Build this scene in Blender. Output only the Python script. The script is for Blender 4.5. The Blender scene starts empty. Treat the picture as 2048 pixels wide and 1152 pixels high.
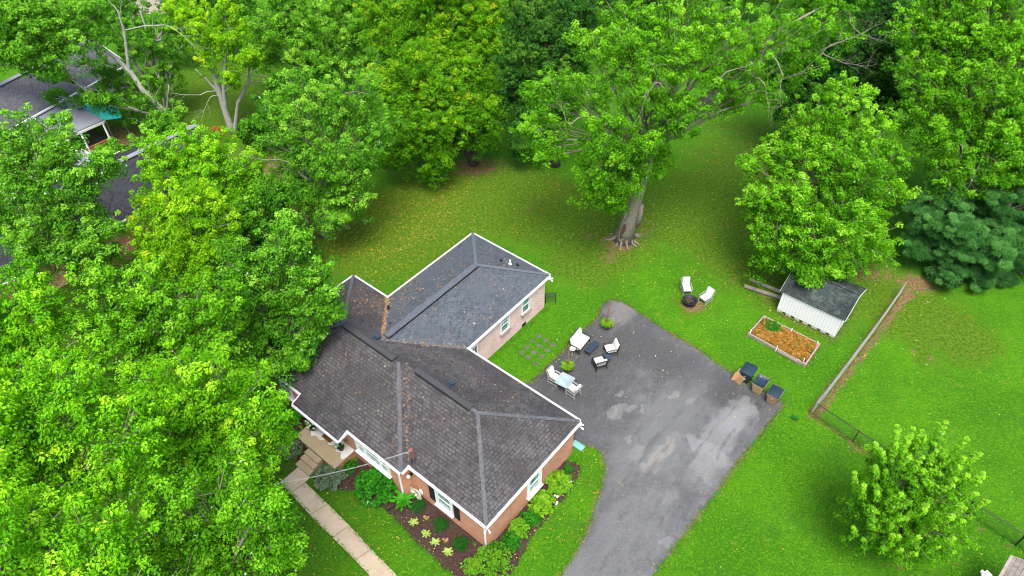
import bpy, math, random
import numpy as np
from mathutils import Vector, Matrix
random.seed(7); RNG = np.random.default_rng(7)
SC = bpy.context.scene
# ------------------------------------------------------------------ camera, sky, sun
FPX, PIT, ROL = 1423.73, 0.77395398, -0.01113197
HC = 36.1
fw = np.array([0, math.cos(PIT), -math.sin(PIT)]); up0 = np.array([0, math.sin(PIT), math.cos(PIT)]); ri0 = np.array([1., 0, 0])
ri = ri0*math.cos(ROL)+up0*math.sin(ROL); up = -ri0*math.sin(ROL)+up0*math.cos(ROL)
cd = bpy.data.cameras.new('camera'); cam = bpy.data.objects.new('camera', cd); SC.collection.objects.link(cam)
cd.sensor_width = 36; cd.lens = FPX/2048*36; cd.clip_end = 3000; cd.clip_start = 0.5
cam.matrix_world = Matrix(((ri[0], up[0], -fw[0], 0), (ri[1], up[1], -fw[1], 0), (ri[2], up[2], -fw[2], HC), (0, 0, 0, 1)))
SC.camera = cam
SUN_EL, SUN_AZ = math.radians(66), math.radians(176)
W = bpy.data.worlds.new('World'); SC.world = W; W.use_nodes = True
nt = W.node_tree; bg = nt.nodes['Background']
sky = nt.nodes.new('ShaderNodeTexSky'); sky.sky_type = 'NISHITA'; sky.sun_disc = False
sky.sun_elevation = SUN_EL; sky.sun_rotation = SUN_AZ; sky.dust_density = 4.0; sky.air_density = 1.0; sky.ozone_density = 0.6
nt.links.new(sky.outputs[0], bg.inputs[0]); bg.inputs[1].default_value = 0.15
sl = bpy.data.lights.new('sun', 'SUN'); so = bpy.data.objects.new('sun', sl); SC.collection.objects.link(so)
sl.energy = 2.0; sl.angle = math.radians(26); sl.color = (1.0, 0.97, 0.92)
# sun direction: azimuth clockwise from +Y
sd = Vector((math.sin(SUN_AZ)*math.cos(SUN_EL), math.cos(SUN_AZ)*math.cos(SUN_EL), math.sin(SUN_EL)))
so.rotation_euler = sd.to_track_quat('Z', 'Y').to_euler(); so.location = (0, 0, 60)
SC.view_settings.view_transform = 'Standard'; SC.view_settings.look = 'None'; SC.view_settings.exposure = 1.12; SC.view_settings.gamma = 1
SC.view_settings.use_curve_mapping = False
SC.render.engine = 'CYCLES'; SC.cycles.filter_width = 1.0; SC.cycles.max_bounces = 8; SC.cycles.transmission_bounces = 6; SC.cycles.diffuse_bounces = 5

# ------------------------------------------------------------------ geometry helpers
def ray(x, y): return fw+ri*(x-1024)/FPX+up*(576-y)/FPX
def at(x, y, z=0.0):
    d = ray(x, y); P = np.array([0, 0, HC])+d*((z-HC)/d[2]); return np.array([P[0], P[1], z])
def at_y(x, y, Y):
    d = ray(x, y); return np.array([0, 0, HC])+d*(Y/d[1])
def depth(P): return (np.asarray(P)-[0, 0, HC])@fw
YAW = 2.44725132; SCL = 33.0
UU = np.array([math.cos(YAW), math.sin(YAW), 0]); VV = np.array([UU[1], -UU[0], 0])
ZE = 3.1; F0 = np.array([-0.04260936*SCL, 0.51444106*SCL, 0])
WD, A_, D1, B_, D2, C_, L_, G_, H_, D_ = 7.965, 5.433, .572, 9.629, 1.25, 13.62, 18.757, 15.416, 8.493, 8.395
def h(u, v, z=0): return F0+UU*u+VV*v+np.array([0, 0, z])
UANG = math.atan2(UU[1], UU[0])

COL = SC.collection
def root_loc(o):
    p = o
    while p.parent: p = p.parent
    return np.array(p.location[:])
def tag(o, label=None, cat=None, group=None, kind=None):
    if label: o['label'] = label
    if cat: o['category'] = cat
    if group: o['group'] = group
    if kind: o['kind'] = kind
    return o
def thing(name, loc, label, cat, group=None, rz=0):
    o = bpy.data.objects.new(name, None); COL.objects.link(o); o.location = tuple(loc); o.rotation_euler = (0, 0, rz)
    o.empty_display_size = .3
    return tag(o, label, cat, group)
def link(name, me, mat, parent=None, local=False):
    o = bpy.data.objects.new(name, me); COL.objects.link(o)
    if mat is not None:
        for m in (mat if isinstance(mat, (list, tuple)) else [mat]): me.materials.append(m)
    if parent is not None:
        o.parent = parent
        if not local:
            l = root_loc(parent); me.transform(Matrix.Translation((-l[0], -l[1], -l[2])))
    return o
class MB:
    def __init__(s): s.v = []; s.f = []; s.uv = False
    def add(s, vs, fs):
        n = len(s.v); s.v += [tuple(map(float, p)) for p in vs]; s.f += [tuple(i+n for i in f) for f in fs]; return s
    def box(s, c, sz, ang=0, ax=None):
        c = np.asarray(c, float); hx, hy, hz = [k/2 for k in sz]
        if ax is None:
            ax = (np.array([math.cos(ang), math.sin(ang), 0]), np.array([-math.sin(ang), math.cos(ang), 0]), np.array([0, 0, 1.]))
        vs = [c+ax[0]*hx*i+ax[1]*hy*j+ax[2]*hz*k for k in (-1, 1) for j in (-1, 1) for i in (-1, 1)]
        return s.add(vs, [(0, 2, 3, 1), (4, 5, 7, 6), (0, 1, 5, 4), (2, 6, 7, 3), (0, 4, 6, 2), (1, 3, 7, 5)])
    def bar(s, p, q, w, t=None, upv=(0, 0, 1)):
        p = np.asarray(p, float); q = np.asarray(q, float); t = t or w
        a = q-p; L = np.linalg.norm(a); a = a/L; b = np.cross(upv, a)
        if np.linalg.norm(b) < 1e-4: b = np.cross((1, 0, 0), a)
        b = b/np.linalg.norm(b); c = np.cross(a, b)
        return s.box((p+q)/2, (L, w, t), ax=(a, b, c))
    def tube(s, pts, rad, n=6, cap=True):
        pts = [np.asarray(p, float) for p in pts]
        if not isinstance(rad, (list, tuple, np.ndarray)): rad = [rad]*len(pts)
        ref = np.array([0.31, 0.17, 0.93]); vs = []
        for i, p in enumerate(pts):
            a = pts[min(i+1, len(pts)-1)]-pts[max(i-1, 0)]; a = a/(np.linalg.norm(a)+1e-9)
            b = np.cross(a, ref)
            if np.linalg.norm(b) < .05: b = np.cross(a, (1, 0, 0))
            b /= np.linalg.norm(b); c = np.cross(a, b)
            for k in range(n):
                t = 2*math.pi*k/n; vs.append(p+(b*math.cos(t)+c*math.sin(t))*rad[i])
        fs = []
        for i in range(len(pts)-1):
            for k in range(n):
                k2 = (k+1) % n; fs.append((i*n+k, i*n+k2, (i+1)*n+k2, (i+1)*n+k))
        if cap: fs += [tuple(range(n-1, -1, -1)), tuple((len(pts)-1)*n+k for k in range(n))]
        return s.add(vs, fs)
    def lathe(s, c, prof, n=20):
        c = np.asarray(c, float); vs = []
        for r, z in prof:
            for k in range(n):
                t = 2*math.pi*k/n; vs.append(c+[r*math.cos(t), r*math.sin(t), z])
        fs = [(i*n+k, i*n+(k+1) % n, (i+1)*n+(k+1) % n, (i+1)*n+k) for i in range(len(prof)-1) for k in range(n)]
        fs += [tuple(range(n-1, -1, -1)), tuple((len(prof)-1)*n+k for k in range(n))]
        return s.add(vs, fs)
    def prism(s, poly, z0, z1):
        n = len(poly); a = 0
        for i in range(n):
            x0, y0 = poly[i][:2]; x1, y1 = poly[(i+1) % n][:2]; a += x0*y1-x1*y0
        if a < 0: poly = poly[::-1]
        vs = [(p[0], p[1], z0) for p in poly]+[(p[0], p[1], z1) for p in poly]
        return s.add(vs, [tuple(range(n-1, -1, -1)), tuple(range(n, 2*n))]+[(i, (i+1) % n, n+(i+1) % n, n+i) for i in range(n)])
    def build(s, name, mat, parent=None, local=False, bevel=0, smooth=False, uv=False):
        me = bpy.data.meshes.new(name); me.from_pydata(s.v, [], s.f); me.update()
        if uv: auto_uv(me)
        if smooth: me.polygons.foreach_set('use_smooth', [True]*len(me.polygons))
        o = link(name, me, mat, parent, local)
        if bevel:
            m = o.modifiers.new('bevel', 'BEVEL'); m.width = bevel; m.segments = 2; m.limit_method = 'ANGLE'
        return o
def auto_uv(me):
    uvl = me.uv_layers.new(name='UVMap')
    for p in me.polygons:
        n = p.normal
        if abs(n.z) > .995: t = Vector(UU); b = Vector(VV)
        else:
            t = Vector((0, 0, 1)).cross(n).normalized(); b = n.cross(t).normalized()
        for li in p.loop_indices:
            co = me.vertices[me.loops[li].vertex_index].co
            uvl.data[li].uv = (co.dot(t), co.dot(b))
def smoothpoly(pts, it=2):
    pts = [np.asarray(p, float) for p in pts]
    for _ in range(it):
        q = []
        for i in range(len(pts)):
            a, b = pts[i], pts[(i+1) % len(pts)]; q += [a*.75+b*.25, a*.25+b*.75]
        pts = q
    return pts
def ragged(pts, step=.12, amp=.04, keep=None):
    out = []; n = len(pts)
    for i in range(n):
        a = np.asarray(pts[i])[:2]; b = np.asarray(pts[(i+1) % n])[:2]; L = np.linalg.norm(b-a); k = max(1, int(L/step))
        nn = np.array([-(b-a)[1], (b-a)[0]])/(L+1e-9)
        for j in range(k):
            p = a+(b-a)*j/k
            if keep is None or not keep(p): p = p+nn*random.gauss(0, amp)
            out.append(p)
    return out

# ------------------------------------------------------------------ materials
def newmat(name):
    m = bpy.data.materials.new(name); m.use_nodes = True
    return m, m.node_tree, m.node_tree.nodes['Principled BSDF']
class NT:
    def __init__(s, nt): s.nt = nt
    def n(s, t, **k):
        x = s.nt.nodes.new(t)
        for a, b in k.items():
            if hasattr(x, a): setattr(x, a, b)
            else: x.inputs[a].default_value = b
        return x
    def l(s, a, b): s.nt.links.new(a, b)
    def math(s, op, a, b=0.0, clamp=False):
        x = s.nt.nodes.new('ShaderNodeMath'); x.operation = op; x.use_clamp = clamp
        for i, q in enumerate((a, b)):
            if hasattr(q, 'links'): s.l(q, x.inputs[i])
            else: x.inputs[i].default_value = q
        return x.outputs[0]
    def noise(s, vec, scale, detail=3, rough=.55, dist=0.0):
        x = s.n('ShaderNodeTexNoise'); x.inputs['Scale'].default_value = scale; x.inputs['Detail'].default_value = detail
        x.inputs['Roughness'].default_value = rough; x.inputs['Distortion'].default_value = dist
        if vec is not None: s.l(vec, x.inputs['Vector'])
        return x.outputs['Fac']
    def ss(s, v, a, b, lo=0.0, hi=1.0):
        x = s.n('ShaderNodeMapRange'); x.interpolation_type = 'SMOOTHSTEP'; x.inputs['From Min'].default_value = a; x.inputs['From Max'].default_value = b
        x.inputs['To Min'].default_value = lo; x.inputs['To Max'].default_value = hi
        s.l(v, x.inputs['Value']); return x.outputs[0]
    def mix(s, f, a, b, mode='MIX'):
        x = s.n('ShaderNodeMix'); x.data_type = 'RGBA'; x.blend_type = mode
        for sock, q in ((x.inputs[0], f), (x.inputs[6], a), (x.inputs[7], b)):
            if hasattr(q, 'links'): s.l(q, sock)
            elif isinstance(q, (int, float)): sock.default_value = q
            else: sock.default_value = (*q, 1)
        return x.outputs[2]
    def attr(s, name):
        x = s.n('ShaderNodeAttribute'); x.attribute_name = name; return x.outputs['Fac']
    def bump(s, hgt, bsdf, strength=.4, dist=.02):
        x = s.n('ShaderNodeBump'); x.inputs['Strength'].default_value = strength; x.inputs['Distance'].default_value = dist
        s.l(hgt, x.inputs['Height']); s.l(x.outputs[0], bsdf.inputs['Normal'])
def plain(name, col, rough=.6, metal=0, var=.12, scale=6, spec=.5):
    m, t, b = newmat(name); N = NT(t)
    tc = N.n('ShaderNodeTexCoord').outputs['Object']
    f = N.noise(tc, scale, 4, .6); c2 = tuple(max(0, k*(1-var*2)) for k in col); c1 = tuple(min(1, k*(1+var)) for k in col)
    N.l(N.mix(f, c2, c1), b.inputs['Base Color']); b.inputs['Roughness'].default_value = rough; b.inputs['Metallic'].default_value = metal
    b.inputs['Specular IOR Level'].default_value = spec
    return m
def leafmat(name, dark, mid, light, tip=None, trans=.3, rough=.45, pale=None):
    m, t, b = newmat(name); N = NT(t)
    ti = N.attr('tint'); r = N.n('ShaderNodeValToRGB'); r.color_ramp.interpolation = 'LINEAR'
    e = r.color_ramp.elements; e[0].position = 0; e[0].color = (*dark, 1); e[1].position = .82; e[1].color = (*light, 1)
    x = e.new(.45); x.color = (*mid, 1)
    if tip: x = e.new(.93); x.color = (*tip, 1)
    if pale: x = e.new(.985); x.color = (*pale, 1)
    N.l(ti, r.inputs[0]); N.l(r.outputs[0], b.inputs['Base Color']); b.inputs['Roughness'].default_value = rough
    b.inputs['Specular IOR Level'].default_value = .08
    tr = N.n('ShaderNodeBsdfTranslucent'); N.l(N.mix(1.0, r.outputs[0], (1.1, 1.08, .5), 'MULTIPLY'), tr.inputs[0])
    ms = N.n('ShaderNodeMixShader'); ms.inputs[0].default_value = trans
    N.l(b.outputs[0], ms.inputs[1]); N.l(tr.outputs[0], ms.inputs[2]); N.l(ms.outputs[0], t.nodes['Material Output'].inputs[0])
    return m
M = {}
M['bright'] = leafmat('leaf_bright', (.024, .125, .003), (.115, .38, .006), (.29, .66, .016), (.46, .72, .03), .38, pale=(.52, .60, .42))
M['maple'] = leafmat('leaf_maple', (.018, .092, .003), (.082, .29, .006), (.215, .54, .018), (.34, .64, .04), .36, pale=(.50, .58, .46))
M['mapleg'] = leafmat('leaf_mixed_green', (.014, .082, .005), (.066, .25, .010), (.185, .47, .028), (.30, .58, .05), .34, pale=(.48, .56, .46))
M['yel'] = leafmat('leaf_yellow', (.05, .19, .004), (.18, .45, .007), (.38, .66, .016), (.58, .68, .03), .38, pale=(.52, .50, .2))
M['locust'] = leafmat('leaf_locust', (.020, .105, .004), (.085, .28, .006), (.20, .46, .010), (.44, .50, .012), .34, pale=(.66, .48, .02))
M['dark'] = leafmat('leaf_dark', (.010, .055, .008), (.026, .115, .012), (.060, .19, .022), (.11, .26, .02), .28)
M['pine'] = leafmat('needle_bluegreen', (.012, .065, .012), (.055, .20, .040), (.125, .35, .080), (.19, .45, .11), .25, .7)
M['shrub'] = leafmat('leaf_shrub', (.012, .09, .006), (.03, .20, .010), (.07, .34, .015), (.13, .42, .02), .28)
M['hyd'] = leafmat('leaf_hydrangea', (.05, .19, .010), (.13, .34, .014), (.28, .48, .03), (.50, .46, .04), .3)
M['box'] = leafmat('leaf_box', (.006, .05, .005), (.015, .10, .010), (.03, .17, .015), None, .2)
M['sage'] = leafmat('leaf_sage', (.05, .085, .045), (.11, .17, .095), (.20, .24, .15), (.24, .17, .18), .2, .7)
M['hosta'] = leafmat('leaf_hosta', (.12, .30, .03), (.30, .46, .08), (.55, .62, .25), (.6, .66, .35), .25)
M['litter'] = leafmat('leaf_litter', (.20, .11, .02), (.38, .25, .03), (.58, .46, .05), (.60, .52, .28), .15, .7, pale=(.7, .72, .66))
M['roofleaf'] = leafmat('leaf_roof', (.24, .09, .025), (.40, .19, .05), (.52, .36, .09), (.55, .45, .30), .1, .7)
M['deadweed'] = leafmat('leaf_dead', (.16, .07, .015), (.34, .16, .025), (.50, .29, .06), (.56, .44, .18), .15, .8)
M['bark'] = plain('bark_grey', (.27, .235, .185), .9, 0, .48, 8)
M['barkp'] = plain('bark_pale', (.40, .40, .34), .8, 0, .35, 4)
M['barkd'] = plain('bark_dark', (.06, .05, .04), .9, 0, .3, 5)
M['white'] = plain('white_paint', (.80, .80, .80), .5, 0, .05)
M['offwhite'] = plain('offwhite_paint', (.66, .65, .60), .6, 0, .08)
M['cushion'] = plain('cushion_cream', (.66, .63, .56), .9, 0, .06, 9)
M['black'] = plain('black_metal', (.015, .016, .018), .4, 0, .2)
M['blueblack'] = plain('blue_black_metal', (.035, .05, .075), .35, 0, .25, 14)
M['greymetal'] = plain('grey_galvanised', (.42, .43, .43), .45, .3, .12)
M['shutter'] = plain('black_shutter', (.008, .008, .009), .55, 0, .2)
M['concrete'] = plain('concrete_pale', (.52, .51, .48), .9, 0, .12, 3)
M['binnavy'] = plain('bin_navy_plastic', (.012, .03, .045), .35, 0, .2, 3)
M['bintan'] = plain('bin_tan_plastic', (.42, .29, .13), .45, 0, .12, 3)
M['bintan2'] = plain('bin_brown_plastic', (.36, .21, .12), .45, 0, .12, 3)
M['card'] = plain('cardboard', (.50, .31, .14), .85, 0, .15, 5)
M['teal'] = plain('teal_plastic', (.16, .42, .38), .6, 0, .1)
M['turq'] = plain('turquoise_canvas', (.03, .55, .46), .7, 0, .12, 1.5)
M['terra'] = plain('pot_dark', (.03, .028, .026), .6, 0, .2)
M['weather'] = plain('weathered_wood', (.33, .29, .24), .9, 0, .35, 7)
M['postwood'] = plain('post_wood', (.24, .13, .07), .85, 0, .25, 7)
M['deck'] = plain('deck_wood', (.36, .15, .05), .8, 0, .25, 5)
M['hose'] = plain('hose_beige', (.55, .52, .42), .6, 0, .1)
M['soil'] = plain('soil_fill', (.10, .05, .02), 1, 0, .4, 10)
M['pinkfl'] = plain('petal_pink', (.75, .25, .20), .7, 0, .2, 20)
M['whitefl'] = plain('petal_white', (.85, .85, .82), .7, 0, .05, 20)
M['rust'] = plain('ash_rust', (.10, .055, .035), .9, 0, .4, 20)
M['rubber'] = plain('black_corrugated', (.02, .02, .022), .6)
M['brickorange'] = plain('orange_flower', (.7, .28, .08), .8, 0, .2, 9)

def glassmat(name, c1, c2):
    m, t, b = newmat(name); N = NT(t); tc = N.n('ShaderNodeTexCoord').outputs['Object']
    N.l(N.mix(N.ss(N.noise(tc, 1.2, 2), .35, .65), c1, c2), b.inputs['Base Color']); b.inputs['Roughness'].default_value = .12
    b.inputs['Specular IOR Level'].default_value = .8
    return m
M['glass'] = glassmat('window_glass', (.05, .19, .15), (.22, .42, .36))  # teal tones painted in for reflections on the panes
M['tableglass'] = glassmat('table_glass', (.20, .28, .29), (.32, .40, .41))

def brickmat(name, c1, c2, mortar, mort=.012, msz=.22, whiten=0, wcol=(.7, .6, .56)):
    m, t, b = newmat(name); N = NT(t); uv = N.n('ShaderNodeTexCoord').outputs['UV']; ob = N.n('ShaderNodeTexCoord').outputs['Object']
    br = N.n('ShaderNodeTexBrick'); br.inputs['Scale'].default_value = 1; br.inputs['Brick Width'].default_value = msz
    br.inputs['Row Height'].default_value = .082; br.inputs['Mortar Size'].default_value = mort; br.inputs['Mortar Smooth'].default_value = .3
    br.inputs['Color1'].default_value = (*c1, 1); br.inputs['Color2'].default_value = (*c2, 1); br.inputs['Mortar'].default_value = (*mortar, 1)
    br.inputs['Bias'].default_value = -.1
    N.l(uv, br.inputs['Vector'])
    c = br.outputs['Color']
    c = N.mix(N.ss(N.noise(ob, .7, 4), .3, .75, .0, .35), c, tuple(k*.6 for k in c1))
    if whiten: c = N.mix(N.ss(N.noise(uv, 3.2, 4, .7), .42, .62, .1, whiten), c, wcol)
    N.l(c, b.inputs['Base Color']); b.inputs['Roughness'].default_value = .9
    N.bump(br.outputs['Fac'], b, -.4, .01)
    return m
M['brick'] = brickmat('brick_red', (.40, .115, .045), (.58, .22, .10), (.56, .40, .28), mort=.016)
M['brickw'] = brickmat('brick_pinkwash', (.42, .17, .13), (.74, .44, .38), (.86, .76, .72), mort=.020, whiten=.5, wcol=(.80, .56, .50))  # pink brick also lifted in tone, since this side gets less light
M['brickd'] = brickmat('brick_maroon', (.16, .04, .025), (.22, .07, .04), (.25, .18, .15))

def shinglemat(name, c1, c2, dark, big, bigamt=.5, bw=.33, rh=.20, moss=None):
    m, t, b = newmat(name); N = NT(t); uv = N.n('ShaderNodeTexCoord').outputs['UV']; ob = N.n('ShaderNodeTexCoord').outputs['Object']
    br = N.n('ShaderNodeTexBrick'); br.inputs['Scale'].default_value = 1; br.inputs['Brick Width'].default_value = bw
    br.inputs['Row Height'].default_value = rh; br.inputs['Mortar Size'].default_value = .024; br.inputs['Mortar Smooth'].default_value = .5
    br.offset_frequency = 2; br.offset = .37
    br.inputs['Color1'].default_value = (*c1, 1); br.inputs['Color2'].default_value = (*c2, 1); br.inputs['Mortar'].default_value = (*dark, 1)
    N.l(uv, br.inputs['Vector'])
    # second, unaligned layer of tab colour
    mp = N.n('ShaderNodeMapping'); mp.inputs['Location'].default_value = (.11, 0, 0); mp.inputs['Scale'].default_value = (1/(bw*.62), 1/rh, 1); N.l(uv, mp.inputs[0])
    fl = N.n('ShaderNodeVectorMath'); fl.operation = 'FLOOR'; N.l(mp.outputs[0], fl.inputs[0])
    wn = N.n('ShaderNodeTexWhiteNoise'); wn.noise_dimensions = '2D'; N.l(fl.outputs[0], wn.inputs['Vector'])
    c = N.mix(N.ss(wn.outputs['Value'], 0, 1, -.0, .38), br.outputs['Color'], tuple(k*1.5 for k in c2))
    c = N.mix(N.ss(N.noise(ob, .45, 5, .6), .4, .62, 0, bigamt), c, big)
    c = N.mix(N.ss(N.noise(ob, 26, 2, .7), .35, .7, 0, .35), c, tuple(k*.5 for k in c1))
    if moss: c = N.mix(N.ss(N.noise(ob, 1.6, 5, .65), .52, .68, 0, .5), c, moss)
    N.l(c, b.inputs['Base Color']); b.inputs['Roughness'].default_value = .85; b.inputs['Specular IOR Level'].default_value = .3
    N.bump(br.outputs['Fac'], b, -.6, .012)
    return m
M['shB'] = shinglemat('shingle_charcoal', (.047, .045, .046), (.088, .084, .085), (.008, .008, .009), (.026, .024, .025), .5, .26, .19)
M['shW'] = shinglemat('shingle_slate_blue', (.052, .064, .076), (.090, .108, .124), (.016, .020, .026), (.075, .085, .100), .4, .30, .14)
M['shG'] = shinglemat('shingle_grey', (.075, .08, .09), (.11, .115, .125), (.03, .03, .035), (.05, .05, .06), .5)
M['shK'] = shinglemat('shingle_black', (.020, .021, .026), (.034, .035, .042), (.007, .007, .008), (.02, .02, .025), .3, .5, .24)
M['shS'] = shinglemat('shingle_shed', (.020, .030, .029), (.045, .062, .060), (.006, .008, .008), (.010, .012, .012), .6, .33, .16, moss=(.10, .14, .10))
M['shT'] = shinglemat('shingle_taupe', (.20, .17, .15), (.30, .26, .23), (.10, .08, .07), (.2, .18, .16), .4)
M['cap'] = plain('ridge_cap', (.098, .102, .110), .85, 0, .42, 5)
M['capd'] = plain('ridge_vent', (.045, .046, .05), .8, 0, .3, 9)
M['flatgrey'] = plain('grey_membrane', (.20, .21, .24), .7, 0, .12, 1)

def concmat(name, base, stain):
    m, t, b = newmat(name); N = NT(t); ob = N.n('ShaderNodeTexCoord').outputs['Object']
    c = N.mix(N.ss(N.noise(ob, .8, 5, .65), .35, .7), base, stain); c = N.mix(N.ss(N.noise(ob, 22, 3, .7), .4, .7, 0, .4), c, tuple(k*.72 for k in base))
    N.l(c, b.inputs['Base Color']); b.inputs['Roughness'].default_value = .9; N.bump(N.noise(ob, 30, 3), b, .25, .01); return m
M['walk'] = concmat('walk_concrete', (.46, .37, .26), (.36, .29, .20))
M['porchc'] = concmat('porch_concrete', (.33, .26, .155), (.27, .21, .12))
M['paver'] = concmat('paver_concrete', (.12, .115, .075), (.075, .085, .04))

# mulch
def mulchmat():
    m, t, b = newmat('mulch_bark'); N = NT(t); ob = N.n('ShaderNodeTexCoord').outputs['Object']
    v = N.n('ShaderNodeTexVoronoi'); v.inputs['Scale'].default_value = 16; N.l(ob, v.inputs['Vector'])
    c = N.mix(N.ss(v.outputs['Distance'], .1, .7), (.075, .034, .026), (.024, .011, .009)); c = N.mix(N.ss(N.noise(ob, 9, 5, .8), .55, .75, 0, .7), c, (.15, .075, .05))
    c = N.mix(N.ss(N.noise(ob, .9, 3), .5, .7, 0, .5), c, (.055, .035, .025))
    N.l(c, b.inputs['Base Color']); b.inputs['Roughness'].default_value = .95; N.bump(v.outputs['Distance'], b, .8, .05); return m
M['mulch'] = mulchmat()

# grass ground
def groundmat():
    m, t, b = newmat('lawn'); N = NT(t); ob = N.n('ShaderNodeTexCoord').outputs['Object']
    dry = N.attr('dry'); dirt = N.attr('dirt'); deep = N.attr('deep')
    g = N.mix(N.ss(N.noise(ob, .22, 4, .6), .35, .65), (.044, .155, .004), (.086, .245, .006))
    g = N.mix(N.ss(N.noise(ob, 1.7, 4, .65), .42, .68, 0, .6), g, (.030, .155, .006))
    g = N.mix(N.ss(N.noise(ob, 6, 4, .8), .48, .62, 0, .7), g, (.155, .33, .012))
    g = N.mix(N.ss(N.noise(ob, 3.2, 5, .85), .36, .52, .55, 0), g, (.026, .115, .004))
    g = N.mix(N.ss(N.noise(ob, 11, 3, .9), .40, .56, .85, 0), g, (.022, .115, .003))
    # olive thin grass
    o = N.mix(N.ss(N.noise(ob, 5, 5, .75), .36, .64), (.026, .092, .004), (.100, .185, .009))
    o = N.mix(N.ss(N.noise(ob, 13, 3, .8), .55, .68, 0, .6), o, (.24, .17, .035))
    dn = N.math('ADD', dry, N.math('MULTIPLY', N.math('SUBTRACT', N.noise(ob, .8, 5, .7), .5), 1.7))
    c = N.mix(N.ss(dn, .22, .72, 0, .92), g, o)
    c = N.mix(deep, c, N.mix(N.ss(N.noise(ob, 4, 4, .7), .4, .6), (.014, .036, .004), (.045, .085, .008)))  # darker ground colour where tree shade is painted in
    s = N.mix(N.ss(N.noise(ob, 6, 5, .75), .35, .65), (.10, .060, .030), (.26, .165, .085))
    tn = N.math('ADD', dirt, N.math('MULTIPLY', N.math('SUBTRACT', N.noise(ob, 1.9, 6, .85), .5), 2.3))
    c = N.mix(N.ss(tn, .42, .78, 0, .92), c, s)
    # scattered straw patches
    c = N.mix(N.ss(N.noise(ob, .55, 6, .8), .60, .70, 0, .55), c, (.19, .19, .03))
    c = N.mix(N.ss(N.noise(ob, .9, 6, .8), .62, .72, 0, .45), c, (.20, .11, .04))
    c = N.mix(N.math('MULTIPLY', N.ss(N.noise(ob, 2.3, 6, .8), .56, .66, 0, .65), N.ss(dry, .15, .6)), c, (.25, .16, .045))
    c = N.mix(N.ss(N.noise(ob, .30, 6, .7), .54, .70, 0, .5), c, (.035, .120, .012))
    N.l(c, b.inputs['Base Color']); b.inputs['Roughness'].default_value = .95; b.inputs['Specular IOR Level'].default_value = .1
    hsum = N.math('ADD', N.noise(ob, 14, 4, .8), N.math('MULTIPLY', N.noise(ob, 3, 3), .7))
    N.bump(hsum, b, .9, .10); return m
M['lawn'] = groundmat()

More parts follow.
